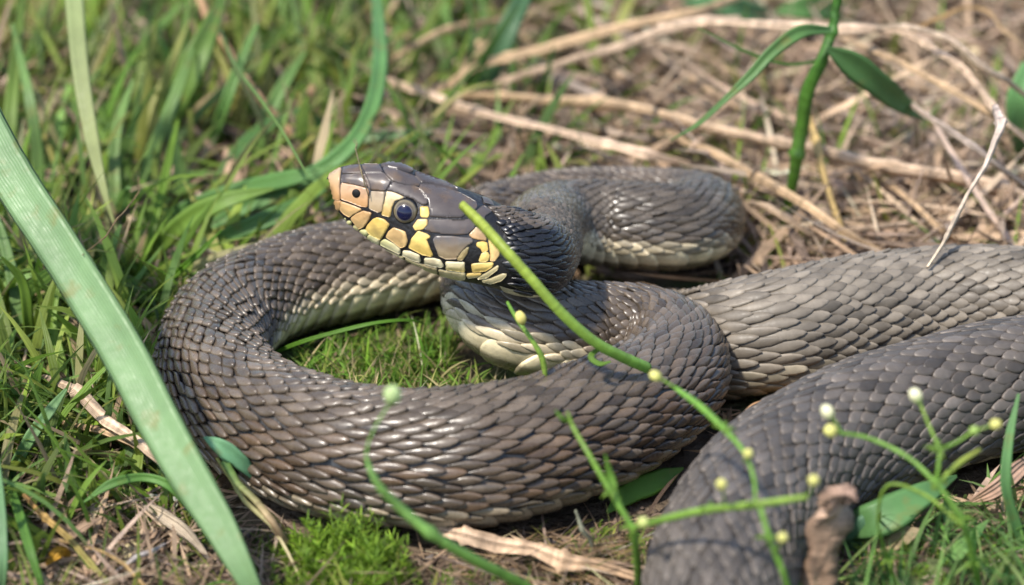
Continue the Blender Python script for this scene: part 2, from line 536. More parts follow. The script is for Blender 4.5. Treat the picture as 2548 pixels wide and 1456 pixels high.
def make_scale(sc, th0, row, seed, NROW=NROW, DTH=DTH, LONG=LONG):
    """vertices and colours of one dorsal scale centred at s=sc (front end) on row"""
    rg = np.random.default_rng(seed)
    r = np.interp(sc, S, PR)
    edge_row = abs(row - (NROW - 1) / 2) / ((NROW - 1) / 2)        # 0 back .. 1 belly side
    gap = 0.21 * float(region(np.array(sc))['front']) * smooth01((edge_row - 0.1) / 0.4)
    ln = LONG * r * (1.06 - 0.4 * gap + 0.05 * rg.normal())
    hw = DTH * (0.92 - gap + 0.05 * rg.normal())
    s = sc + ln * (VVg - 0.45) * (1 + 0 * UUg)
    tip_curve = 0.02 * rg.normal()
    th = th0 + hw * UUg * prof[:, None] + tip_curve * VVg
    thick = 0.019 * r
    a = np.abs(UUg)
    tilt = rg.normal() * 0.013 * r
    lift = rg.normal() * 0.018 * r
    h = thick * (-1.2 + 3.4 * VVg) + lift * (VVg - 0.45) + 0.017 * r * (1 - a ** 2.4) * (0.35 + 0.65 * np.sin(np.clip(VVg, 0, 1) * math.pi * 0.8)) \
        + 0.009 * r * np.exp(-(UUg / 0.16) ** 2) * (edge_row < 0.85) + tilt * UUg
    h = h * (1 - 0.45 * region(np.array(sc))['fore'])
    h = h - 0.012 * r * smooth01((VVg - 0.85) / 0.15)
    sR, tR, hR = s.ravel(), th.ravel(), h.ravel()
    s_all = np.concatenate([sR, sR[RIM]])
    t_all = np.concatenate([tR, tR[RIM]])
    h_all = np.concatenate([hR, hR[RIM] - 0.045 * r])
    # colour
    R = region(np.array(sc))
    v = float(np.clip(1 + 0.22 * rg.normal(), 0.5, 1.7))
    grey = np.array([0.155, 0.120, 0.088])
    brown = np.array([0.132, 0.085, 0.052])
    c = grey.copy()
    camside = math.sin(th0)
    k = R['front'] * smooth01((edge_row - 0.15) / 0.5) * np.clip(0.5 + 0.45 * rg.normal(), 0, 1)
    c = c * (1 - k) + brown * k
    c = c * (1 - 0.25 * R['arc']) + np.array([0.110, 0.083, 0.056]) * 0.25 * R['arc']
    c = c * (1 - R['rear']) + R['rear'] * (np.array([0.25, 0.21, 0.162]) * (1 - edge_row * 0.3) + np.array([0.30, 0.25, 0.18]) * edge_row * 0.3)
    c = c * (1 - R['fore']) + R['fore'] * np.array([0.135, 0.113, 0.094])
    c = c * (1 - R['back']) + R['back'] * np.array([0.125, 0.100, 0.074])
    c = c * (1 - 0.5 * R['inner']) + 0.5 * R['inner'] * np.array([0.135, 0.103, 0.074])
    if edge_row > 0.945:
        k = max(R['arc'] * 0.75, R['back'] * 0.8, R['inner'] * 0.95, R['rear'] * 0.4, 0.30 * R['front'])
        c = c * (1 - k) + k * np.array([0.60, 0.50, 0.32])
    elif edge_row > 0.84:
        k = max(R['inner'] * (0.8 if rg.random() < 0.7 else 0.1), R['arc'] * (0.5 if edge_row > 0.88 else 0.1), R['rear'] * 0.3, R['back'] * (0.4 if edge_row > 0.88 else 0))
        c = c * (1 - k) + k * np.array([0.56, 0.48, 0.32])
    light = 0.06 if edge_row < 0.84 else 0.5 * max(R['inner'], R['arc'], R['back'])
    # black collar behind the head, both sides
    coll = (1 - smooth01((sc - 1.05) / 0.5)) * math.exp(-(max(0, abs(abs(math.degrees(th0)) - 72) - 42) / 14) ** 2)
    c = c * (1 - min(1, 1.4 * coll)) + np.array([0.018, 0.018, 0.022]) * min(1, 1.4 * coll)
    c = c * v * (0.62 + 0.55 * light)
    cc = np.tile(c, (BL * AL, 1))
    # thin edge highlight painted into the colour towards the free margin, darker root
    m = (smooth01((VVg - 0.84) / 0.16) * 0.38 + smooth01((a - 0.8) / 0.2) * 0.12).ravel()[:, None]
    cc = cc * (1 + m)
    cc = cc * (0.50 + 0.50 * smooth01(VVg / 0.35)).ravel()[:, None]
    cr = np.concatenate([cc, cc[RIM] * 0.35])
    return surf(s_all, t_all, h_all), cr


def belly_scale(j, seed):
    rg = np.random.default_rng(seed)
    sc = np.interp(j, sig, S)
    r = np.interp(sc, S, PR)
    ln = LONG * r * 1.38
    nA, nB = 15, 5
    a = np.linspace(-1, 1, nA)
    b = np.array([0, 0.3, 0.7, 0.93, 1.0])
    A, B = np.meshgrid(a, b, indexing='xy')
    half = math.pi - TH_B + 0.10
    s = sc + ln * (B - 0.2) - 0.55 * ln * (np.abs(A) ** 3) * 0.6
    th = math.pi + half * A
    th = np.where(th > math.pi, th - 2 * math.pi, th)
    h = 0.022 * r * (-1.5 + 3.2 * B ** 0.8) - 0.03 * r * smooth01((B - 0.9) / 0.1) - 0.03 * r * smooth01((np.abs(A) - 0.9) / 0.1)
    q = np.arange(nA * nB).reshape(nB, nA)
    f = np.stack([q[:-1, :-1], q[:-1, 1:], q[1:, 1:], q[1:, :-1]], -1).reshape(-1, 4)
    rim = q[-1]
    lo = nA * nB + np.arange(nA)
    f = np.vstack([f, np.stack([rim[:-1], rim[1:], lo[1:], lo[:-1]], -1)])
    s_all = np.concatenate([s.ravel(), s.ravel()[rim]])
    t_all = np.concatenate([th.ravel(), th.ravel()[rim]])
    h_all = np.concatenate([h.ravel(), h.ravel()[rim] - 0.05 * r])
    R = region(np.array(sc))
    cream = np.array([0.85, 0.72, 0.45])
    dull = np.array([0.34, 0.28, 0.19])
    k = np.clip(R['arc'] + R['back'] + R['inner'] + 0.7 * R['neck'], 0, 1)
    c = cream * k + dull * (1 - k)
    c = c * (1 + 0.08 * rg.normal())
    cc = np.tile(c, (nA * nB, 1))
    # dark root band and dark middle of the belly
    dk = (smooth01((0.45 - B) / 0.3) * 0.55 + 0.75 * (np.abs(A) < 0.45)).ravel()[:, None]
    cc = cc * (1 - np.clip(dk, 0, 0.85))
    return surf(s_all, t_all, h_all), np.concatenate([cc, cc[rim] * 0.5]), f


sv, scol, sdull = [], [], []
DULL_S = s_at(39)
NECK_END = 3.0
BND = np.array([(300, 1560), (430, 1560), (560, 1680), (640, 1800), (780, 1850), (900, 1890), (1100, 1890), (1140, 1870), (1200, 1930), (1400, 1960)], float)


def on_shields(p):
    """True where the plates of the head already cover the skin"""
    d = (p - H0) @ HL
    if d < 0:
        p = p - 2 * d * HL
    q, _ = proj(p[None])
    zx, zy = ((q[0] / 0.94792) - np.array([800, 380])) / Z1
    return zx < np.interp(zy, BND[:, 0], BND[:, 1]) + 45


for lat in (0, 1):
    nr_, lg_ = ((49, 0.21), (NROW, LONG))[lat]
    dt_ = 2 * TH_B / nr_
    s0, s1 = ((-0.2, NECK_END), (NECK_END, 1e9))[lat]
    for row in range(nr_):
        th0 = (row - (nr_ - 1) / 2) * dt_
        kk = LONG / lg_
        for j in range(int(sig_total * kk) - 6):
            jj = (j + (0.5 if row % 2 else 0) + 0.07 * math.sin(j * 12.9 + row * 7.3)) / kk
            sc = np.interp(jj, sig, S)
            if not s0 <= sc < s1:
                continue
            if np.interp(sc, S, PC[:, 2] + PR) < 0.1:
                continue
            v, c = make_scale(sc, th0 + 0.014 * math.sin(j * 3.7 + row * 5.1), row, int(j) * 128 + row + 7 * lat, nr_, dt_, lg_)
            if sc < 2.6 and on_shields(v[2 * AL + AL // 2]):
                continue
            sv.append(v); scol.append(c); sdull.append(bool(sc > DULL_S or 1.5 < sc < 3.4))
sv = np.array(sv); scol = np.array(scol)
CM = 2 * AL + AL // 2
ctr = sv[:, CM]
nrm = norm(np.cross(sv[:, 3 * AL - 1] - sv[:, 2 * AL], sv[:, 3 * AL + AL // 2] - sv[:, AL + AL // 2]))
view = norm(CAM - ctr)
fac = np.abs((nrm * view).sum(1))
pp, dz = proj(ctr)
size = np.linalg.norm(sv[:, 3 * AL - 1] - sv[:, 2 * AL], axis=1) * np.linalg.norm(sv[:, 4 * AL + AL // 2] - sv[:, AL // 2], axis=1) * fac / dz ** 2
inframe = (pp[:, 0] > 0) & (pp[:, 0] < 2548) & (pp[:, 1] > 0) & (pp[:, 1] < 1456)
order = np.argsort(-size)
single = []
for i in order:
    if len(single) >= 300:
        break
    if not inframe[i] or ctr[i][2] < 0.05:
        continue
    d = ctr[i] - CAM
    L = np.linalg.norm(d)
    hit = bvh.ray_cast(Vector(CAM), Vector(d / L), L - 0.12)
    if hit[0] is None:
        single.append(i)
sset = set(single)
for i in single:
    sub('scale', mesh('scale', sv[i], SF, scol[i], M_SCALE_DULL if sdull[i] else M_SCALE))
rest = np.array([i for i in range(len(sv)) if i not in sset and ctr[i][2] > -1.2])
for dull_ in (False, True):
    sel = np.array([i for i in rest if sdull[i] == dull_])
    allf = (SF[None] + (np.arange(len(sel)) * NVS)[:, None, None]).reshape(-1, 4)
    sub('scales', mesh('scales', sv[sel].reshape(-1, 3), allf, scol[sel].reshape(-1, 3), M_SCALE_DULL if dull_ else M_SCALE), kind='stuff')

bV, bC, bF, nb = [], [], [], 0
for j in range(int(np.interp(1.3, S, sig)), int(sig_total) - 5):
    v, c, f = belly_scale(j, 90000 + j)
    edge = v[[2 * 15 + 1, 2 * 15 + 13]]
    vis = False
    for e in edge:
        q, _ = proj(e[None])
        q = q[0]
        if 0 < q[0] < 2548 and 0 < q[1] < 1456 and e[2] > 0.05:
            d = e - CAM
            L = np.linalg.norm(d)
            if bvh.ray_cast(Vector(CAM), Vector(d / L), L - 0.15)[0] is None:
                vis = True
    if vis:
        sub('belly_scale', mesh('belly_scale', v, f, c, M_SCALE))
    elif v[:, 2].max() > -0.6:
        bV.append(v); bC.append(c); bF.append(f + nb); nb += len(v)
sub('belly_scales', mesh('belly_scales', np.vstack(bV), np.vstack(bF), np.vstack(bC), M_SCALE), kind='stuff')

# ------------------------------------------------------------------ head shields
def lay(px, py, bv_=bvh_head):
    d = ray(px, py)
    h = bv_.ray_cast(Vector(CAM), Vector(d))
    if h[0] is None:
        return None, None
    return np.array(h[0]), np.array(h[1])


def resample(poly, step):
    P = np.asarray(poly, float)
    Q = np.vstack([P, P[:1]])
    out = []
    for a, b in zip(Q[:-1], Q[1:]):
        m = max(1, int(np.linalg.norm(b - a) / step))
        for i in range(m):
            out.append(a + (b - a) * i / m)
    return np.array(out)


def round_poly(P, it=2):
    for _ in range(it):
        Q = np.roll(P, -1, 0)
        P = np.stack([P * 0.78 + Q * 0.22, P * 0.22 + Q * 0.78], 1).reshape(-1, 2)
    return P


def inset(P, d):
    Tn = norm(np.roll(P, -1, 0) - np.roll(P, 1, 0))
    area = 0.5 * np.sum(P[:, 0] * np.roll(P[:, 1], -1) - np.roll(P[:, 0], -1) * P[:, 1])
    nrm_ = np.stack([-Tn[:, 1], Tn[:, 0]], 1) * (1 if area > 0 else -1)
    return P + nrm_ * d


def inside(P, pts):
    x, y = pts[:, 0], pts[:, 1]
    r = np.zeros(len(pts), bool)
    a = P
    b = np.roll(P, -1, 0)
    for (x0, y0), (x1, y1) in zip(a, b):
        c = ((y0 > y) != (y1 > y)) & (x < (x1 - x0) * (y - y0) / (y1 - y0 + 1e-12) + x0)
        r ^= c
    return r


def edge_dist(P, pts):
    a = P
    b = np.roll(P, -1, 0)
    ab = b - a
    t = np.clip(((pts[:, None] - a) * ab).sum(-1) / ((ab ** 2).sum(-1) + 1e-12), 0, 1)
    return np.linalg.norm(pts[:, None] - (a + t[..., None] * ab), axis=-1).min(1)


def shield(name, poly, col, col2=None, h=0.035, grow=6.0, dome=0.02, grad=(0, 1), mirror=True, label=None):
    """one plate of the head, laid on the skull: outline, domed face and a rim going down into the skin"""
    P = np.array(poly, float)
    area = 0.5 * np.sum(P[:, 0] * np.roll(P[:, 1], -1) - np.roll(P[:, 0], -1) * P[:, 1])
    if area < 0:
        P = P[::-1]
    P = round_poly(resample(P, 18), 1)
    P = inset(P, -grow)
    P = resample(P, 9.0)
    x0, y0 = P.min(0); x1, y1 = P.max(0)
    stp = max(9.0, math.sqrt((x1 - x0) * (y1 - y0)) / 16)
    gx, gy = np.meshgrid(np.arange(x0, x1, stp), np.arange(y0, y1, stp))
    G = np.stack([gx.ravel(), gy.ravel()], 1)
    G = G[inside(P, G)]
    if len(G):
        G = G[edge_dist(P, G) > 9]
    pts = [P]
    for dd in (4.0,):
        Q = inset(P, dd)
        ok = inside(P, Q)
        if ok.any():
            Q = Q[ok]
            Q = Q[edge_dist(P, Q) > dd * 0.8]
            pts.append(Q)
    if len(G):
        pts.append(G)
    A = np.vstack(pts)
    m = len(P)
    edges = [(i, (i + 1) % m) for i in range(m)]
    r = delaunay_2d_cdt([Vector(p) for p in A], edges, [], 1, 1e-4)
    vs2 = np.array([tuple(v) for v in r[0]])
    faces = [list(f) for f in r[2]]
    ed = edge_dist(P, vs2)
    span = max(20.0, math.sqrt((x1 - x0) * (y1 - y0)))
    out, cols, okv = [], [], []
    c1 = np.array(col); c2 = np.array(col2 if col2 is not None else col)
    gd = np.array(grad, float)
    pr_ = vs2 @ (gd / np.linalg.norm(gd))
    tt = smooth01((pr_ - pr_.min()) / (np.ptp(pr_) + 1e-9))
    rg = np.random.default_rng(int(abs(P[0, 0] * 13 + P[0, 1] * 7)))
    j = 1 + 0.04 * rg.normal()
    for q, d_, t_ in zip(vs2, ed, tt):
        w = z1(*q)
        p, nn_ = lay(*w)
        okv.append(p is not None)
        if p is None:
            out.append(np.zeros(3)); cols.append(c1); continue
        if nn_ @ (CAM - p) < 0:
            nn_ = -nn_
        hh = -0.012 + (h + 0.012) * math.sqrt(min(1, d_ / 4.5)) + dome * smooth01(d_ / (0.45 * span))
        out.append(p + nn_ * hh)
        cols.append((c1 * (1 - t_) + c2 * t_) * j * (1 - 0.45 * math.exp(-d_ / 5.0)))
    faces = [f for f in faces if all(okv[i] for i in f)]
    if not faces:
        return
    # drop faces stretched across a fold of the outline
    out = np.array(out)
    faces = [f for f in faces if max(np.linalg.norm(out[f[i]] - out[f[i - 1]]) for i in range(len(f))) < 0.28]
    used = sorted({i for f in faces for i in f})
    mp = {u: k for k, u in enumerate(used)}
    faces = [[mp[i] for i in f] for f in faces]
    out = out[used]; cols = np.array(cols)[used]
    # all faces turned outwards
    fx = []
    for f in faces:
        nn_ = np.cross(out[f[1]] - out[f[0]], out[f[2]] - out[f[0]])
        fx.append(f if nn_ @ (CAM - out[f[0]]) > 0 else f[::-1])
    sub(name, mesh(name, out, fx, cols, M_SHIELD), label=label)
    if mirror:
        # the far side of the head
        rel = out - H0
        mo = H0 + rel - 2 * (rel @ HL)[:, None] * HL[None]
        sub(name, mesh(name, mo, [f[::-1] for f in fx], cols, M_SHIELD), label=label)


DG = (0.074, 0.060, 0.055); DG2 = (0.090, 0.073, 0.066)
OR = (0.46, 0.25, 0.105); OR2 = (0.55, 0.33, 0.145)
TAN = (0.42, 0.30, 0.17); YE = (0.68, 0.46, 0.12); YE2 = (0.74, 0.54, 0.17); PE = (0.72, 0.47, 0.20)
WH = (0.86, 0.74, 0.46); GW = (0.60, 0.56, 0.26); CH = (0.52, 0.43, 0.23)
SH = [
    ('rostral_shield', [(240, 285), (345, 222), (332, 300), (325, 400), (332, 500), (340, 520), (285, 516), (268, 480), (245, 400), (235, 330)], TAN, OR, False),
    ('rostral_shield', [(290, 535), (342, 540), (343, 600), (312, 635), (296, 612)], OR, OR2, False),
    ('head_shield', [(364, 292), (545, 285), (572, 340), (598, 402), (470, 376), (362, 355)], DG, DG2, True),
    ('head_shield', [(372, 220), (532, 195), (545, 266), (364, 270)], DG, DG, False),
    ('head_shield', [(565, 284), (752, 278), (822, 350), (772, 435), (640, 428), (618, 408), (590, 350)], DG2, DG, True),
    ('head_shield', [(552, 196), (700, 194), (742, 264), (562, 270)], DG, DG, False),
    ('nasal_shield', [(357, 370), (470, 390), (592, 420), (606, 445), (596, 590), (540, 585), (440, 545), (354, 512), (349, 440)], (0.52, 0.32, 0.19), OR, True),
    ('loreal_shield', [(637, 450), (760, 455), (748, 545), (735, 635), (700, 642), (622, 605), (624, 520)], (0.40, 0.31, 0.21), TAN, True),
    ('preocular_shield', [(785, 452), (850, 458), (945, 505), (858, 532), (828, 600), (812, 686), (742, 668), (756, 590), (772, 530)], (0.66, 0.52, 0.32), YE, True),
    ('brow_shield', [(838, 362), (940, 390), (1040, 405), (1080, 422), (1128, 475), (1166, 530), (1170, 562), (1130, 572), (1090, 550), (1040, 515), (960, 488), (870, 452), (790, 432)], DG, DG2, False),
    ('head_shield', [(752, 218), (850, 236), (960, 276), (1058, 316), (1092, 358), (1104, 384), (1000, 384), (900, 362), (842, 342), (785, 288)], DG2, DG, False),
    ('brow_shield', [(728, 200), (830, 174), (920, 184), (1000, 220), (1036, 250), (1008, 258), (900, 228), (800, 208)], DG, DG, False),
    ('parietal_shield', [(1112, 378), (1200, 386), (1320, 412), (1465, 462), (1560, 512), (1632, 556), (1640, 600), (1610, 632), (1555, 640), (1495, 690), (1350, 692), (1204, 684), (1196, 600), (1184, 535), (1136, 466), (1098, 420)], DG2, DG, False),
    ('parietal_shield', [(1068, 300), (1060, 262), (1200, 310), (1350, 362), (1470, 436), (1330, 398), (1210, 370), (1122, 356)], DG, DG, False),
    ('postocular_shield', [(1108, 598), (1176, 598), (1186, 660), (1176, 694), (1112, 686)], YE, YE2, True),
    ('postocular_shield', [(1082, 720), (1166, 716), (1168, 760), (1128, 804), (1062, 812), (1040, 780)], PE, YE2, True),
    ('temporal_shield', [(1190, 720), (1350, 720), (1480, 724), (1525, 722), (1592, 712), (1640, 745), (1612, 800), (1556, 848), (1460, 856), (1320, 848), (1204, 828), (1150, 805), (1180, 770)], DG2, DG, True),
    ('temporal_shield', [(1640, 640), (1700, 590), (1780, 640), (1718, 680), (1698, 750), (1650, 730)], DG, DG, True),
    ('lip_shield', [(347, 548), (440, 580), (540, 618), (470, 656), (430, 684), (380, 655), (340, 610)], OR2, PE, True),
    ('lip_shield', [(560, 638), (632, 655), (612, 710), (566, 775), (520, 798), (446, 702), (500, 660)], OR2, PE, True),
    ('lip_shield', [(692, 700), (755, 718), (804, 762), (766, 830), (724, 898), (642, 864), (586, 808), (606, 770), (655, 716)], YE, YE2, True),
    ('lip_shield', [(850, 798), (910, 818), (955, 836), (978, 920), (964, 962), (920, 978), (852, 924), (782, 876), (806, 832)], PE, PE, True),
    ('lip_shield', [(1085, 830), (1160, 856), (1196, 880), (1158, 905), (1194, 1000), (1222, 1062), (1130, 1044), (998, 974), (1026, 900)], YE2, YE, True),
    ('lip_shield', [(1252, 878), (1400, 878), (1480, 888), (1594, 897), (1604, 930), (1556, 956), (1494, 1016), (1446, 1082), (1350, 1084), (1286, 1056), (1248, 960), (1232, 905)], (0.11, 0.098, 0.095), (0.34, 0.25, 0.14), True),
    ('lip_shield', [(1508, 1018), (1566, 976), (1548, 1040), (1508, 1094), (1458, 1094)], (0.25, 0.20, 0.09), (0.36, 0.27, 0.12), True),
    ('neck_shield', [(1575, 862), (1640, 792), (1722, 862), (1732, 912), (1650, 900), (1602, 886)], TAN, OR2, True),
    ('neck_shield', [(1648, 940), (1700, 930), (1738, 940), (1748, 1006), (1702, 1024), (1684, 990), (1646, 966)], YE, YE, True),
    ('neck_shield', [(1694, 1042), (1742, 1028), (1764, 1060), (1754, 1096), (1720, 1114), (1668, 1110)], YE2, YE2, True),
    ('neck_shield', [(1760, 900), (1826, 945), (1858, 1010), (1853, 1058), (1816, 1103), (1776, 1106), (1780, 1050), (1768, 960)], YE2, PE, True),
    ('lower_lip_shield', [(350, 712), (382, 703), (398, 736), (372, 746)], GW, GW, False),
    ('lower_lip_shield', [(404, 734), (436, 732), (446, 764), (414, 758)], GW, GW, False),
    ('lower_lip_shield', [(464, 774), (506, 792), (514, 814), (482, 806)], GW, GW, False),
    ('lower_lip_shield', [(534, 818), (596, 816), (608, 850), (580, 872), (536, 832)], GW, GW, True),
    ('lower_lip_shield', [(624, 858), (714, 904), (704, 954), (642, 926), (598, 882)], GW, WH, True),
    ('lower_lip_shield', [(732, 926), (762, 908), (856, 956), (906, 1002), (908, 1038), (800, 984), (726, 946)], GW, WH, True),
    ('lower_lip_shield', [(946, 1016), (1000, 1022), (1092, 1060), (1102, 1114), (1020, 1090), (936, 1048)], WH, WH, True),
    ('lower_lip_shield', [(1150, 1088), (1220, 1088), (1292, 1106), (1326, 1162), (1240, 1158), (1146, 1130)], WH, WH, True),
    ('lower_lip_shield', [(1352, 1122), (1450, 1127), (1522, 1127), (1524, 1208), (1440, 1198), (1352, 1184)], WH, YE2, True),
    ('lower_lip_shield', [(1596, 1146), (1700, 1132), (1800, 1131), (1792, 1158), (1728, 1198), (1606, 1208)], YE2, YE, True),
    ('chin_shield', [(605, 918), (720, 982), (900, 1066), (940, 1072), (940, 1100), (860, 1052), (720, 975)], CH, CH, False),
    ('chin_shield', [(960, 1080), (1040, 1118), (1150, 1156), (1260, 1182), (1260, 1228), (1160, 1190), (1000, 1122)], CH, CH, False),
    ('chin_shield', [(1280, 1190), (1340, 1208), (1440, 1218), (1530, 1230), (1530, 1280), (1480, 1288), (1300, 1244)], CH, CH, False),
    ('throat_shield', [(1550, 1238), (1690, 1226), (1640, 1258), (1560, 1268)], YE, CH, False),
    ('throat_shield', [(1645, 1278), (1740, 1226), (1850, 1155), (1844, 1185), (1740, 1264)], CH, CH, False),
    ('throat_shield', [(1690, 1298), (1780, 1282), (1890, 1238), (1930, 1240), (1880, 1290), (1780, 1322)], CH, CH, False),
]
for name, poly, c1, c2, mir in SH:
    g_ = 10.0 if c1 in (DG, DG2) else 9.5
    shield(name, poly, c1, c2, grow=g_, h=0.034 if 'brow' in name else 0.022, mirror=mir,
           dome=0.018 if name in ('lip_shield', 'lower_lip_shield') else 0.012)

# eye: dark rimmed ball set in the head, with its pupil
def ball(c, axis, r, cap, nring=18, nseg=36, flat=1.0):
    axis = norm(np.asarray(axis))
    u = norm(np.cross(axis, [0, 0, 1.0])); v = np.cross(axis, u)
    vs_, an = [], []
    for i in range(nring + 1):
        a = cap * i / nring
        for k in range(nseg):
            f = 2 * math.pi * k / nseg
            vs_.append(c + r * (axis * math.cos(a) * flat + (u * math.cos(f) + v * math.sin(f)) * math.sin(a)))
            an.append(a)
    q = np.arange((nring + 1) * nseg).reshape(nring + 1, nseg)
    fs = np.stack([q[:-1], q[1:], np.roll(q[1:], -1, 1), np.roll(q[:-1], -1, 1)], -1).reshape(-1, 4)
    return np.array(vs_), fs, np.array(an)


def make_eye(c, nrm_, mirror):
    R = 0.265
    cc = c - nrm_ * 0.13
    v, f, a = ball(cc, nrm_, R, math.radians(100))
    d = np.degrees(a)[:, None]
    iris = np.array([0.085, 0.068, 0.05]); rim = np.array([0.30, 0.25, 0.15]); blk = np.array([0.008, 0.008, 0.009])
    cl = iris * np.ones_like(d)
    up = ((v - cc) @ HN / R)[:, None]
    cl = cl * (1 - 0.4 * smooth01((d - 36) / 10)) + rim * 0.4 * smooth01((d - 36) / 10)
    cl = cl * (1 - smooth01((d - 49) / 4)) + blk * smooth01((d - 49) / 4)
    me_v, pv = v, None
    p_, pf, pa = ball(cc, norm(nrm_ + e3 * 0.05 - HN * 0.09), R * 1.012, math.radians(35), 10, 40)
    pd = np.degrees(pa)[:, None]
    pc = np.array([0.006, 0.007, 0.030]) * (1 - smooth01((pd - 31) / 2.5)) + np.array([0.22, 0.19, 0.15]) * smooth01((pd - 31) / 2.5)
    if mirror:
        def mi(x):
            rel = x - H0
            return H0 + rel - 2 * (rel @ HL)[:, None] * HL[None]
        v, p_ = mi(v), mi(p_)
        f, pf = f[:, ::-1].copy(), pf[:, ::-1].copy()
    eye = part('eye', mesh('eye', v, f, cl, M_EYE), snake)
    pu = obj('pupil', mesh('pupil', p_, pf, pc, M_EYE), eye)
    pu.matrix_parent_inverse = body.matrix_world.inverted() @ snake.matrix_world @ snake.matrix_world.inverted()


ec, en = lay(*z1(962, 634))
if en @ (CAM - ec) < 0:
    en = -en
en = norm(0.75 * en + 0.25 * HL + 0.1 * HN)
make_eye(ec, en, False)
make_eye(ec, en, True)
nc, nn0 = lay(*z1(500, 463))
if nn0 @ (CAM - nc) < 0:
    nn0 = -nn0
for mirror in (False, True):
    v, f, a = ball(nc + nn0 * 0.036, norm(nn0 + 0.12 * e3), 0.082, math.radians(88), 6, 20, flat=0.36)
    if mirror:
        rel = v - H0
        v = H0 + rel - 2 * (rel @ HL)[:, None] * HL[None]
        f = f[:, ::-1].copy()
    part('nostril', mesh('nostril', v, f, (0.006, 0.005, 0.005), M_NOSTRIL), snake)

# ------------------------------------------------------------------ plants: builders
def px_cm(p):
    return ((p - CAM) @ FW) * KS


BX = np.array([-1, -0.66, -0.33, 0, 0.33, 0.66, 1, 0.66, 0.33, 0, -0.33, -0.66])
BT = np.array([0, 1, 1, 1, 1, 1, 0, -1, -1, -1, -1, -1])


def blade_mesh(name, pts, widths, col, col2=None, fold=0.22, turn=0.0, mat=None, wave=0.03, thick=0.012, seed=1):
    """a leaf blade with a keel and real thickness along picture/height points"""
    P = np.array([V(*p) for p in pts])
    w = np.array(widths, float) * np.array([px_cm(p) for p in P]) * 0.5
    n = max(10, int(len(pts) * 9))
    Q, L = spline(np.hstack([P, w[:, None]]), n)
    c, w = Q[:, :3], np.maximum(Q[:, 3], 0.004)
    t = norm(np.gradient(c, axis=0))
    vw = norm(CAM - c)
    sd_ = norm(np.cross(t, vw))
    nm = np.cross(sd_, t)
    rg = np.random.default_rng(seed)
    ph = rg.random(4) * 6.28
    tt = np.linspace(0, 1, n)
    a = math.radians(turn) + 0.25 * np.sin(tt * 5 + ph[0])
    sd2 = sd_ * np.cos(a)[:, None] + nm * np.sin(a)[:, None]
    nm2 = nm * np.cos(a)[:, None] - sd_ * np.sin(a)[:, None]
    wl = w * (1 + wave * np.sin(tt * 23 + ph[1]))
    y = fold * (np.abs(BX) - 0.4)[None] * wl[:, None] + (BT * np.minimum(thick, 0.25 * 1)) [None] * np.ones((n, 1))
    y = y + (0.06 * np.sin(tt * 17 + ph[2]) * wl)[:, None] * BX[None]
    v = c[:, None] + sd2[:, None] * (BX[None] * wl[:, None])[..., None] + nm2[:, None] * y[..., None]
    K = len(BX)
    q = np.arange(n * K).reshape(n, K)
    f = np.stack([q[:-1], np.roll(q[:-1], -1, 1), np.roll(q[1:], -1, 1), q[1:]], -1).reshape(-1, 4)
    leafy = lambda c_: np.array([max(c_[0], 0.46 * c_[1]), c_[1], min(c_[2], 0.5 * c_[1])]) if c_[1] > c_[0] else np.array(c_, float)
    c1 = leafy(col); c2 = leafy(col2 if col2 is not None else col)
    cl = c1[None] * (1 - tt[:, None]) + c2[None] * tt[:, None]
    cl = cl * (1 + 0.06 * np.sin(tt * 9 + ph[3]))[:, None]
    cc = np.repeat(cl[:, None], K, 1)
    al = np.repeat(((BX + 1) / 2)[None], n, 0)
    cc = np.concatenate([cc, al[..., None]], -1)
    return mesh(name, v.reshape(-1, 3), f, cc.reshape(-1, 4), mat or M_GRASS)


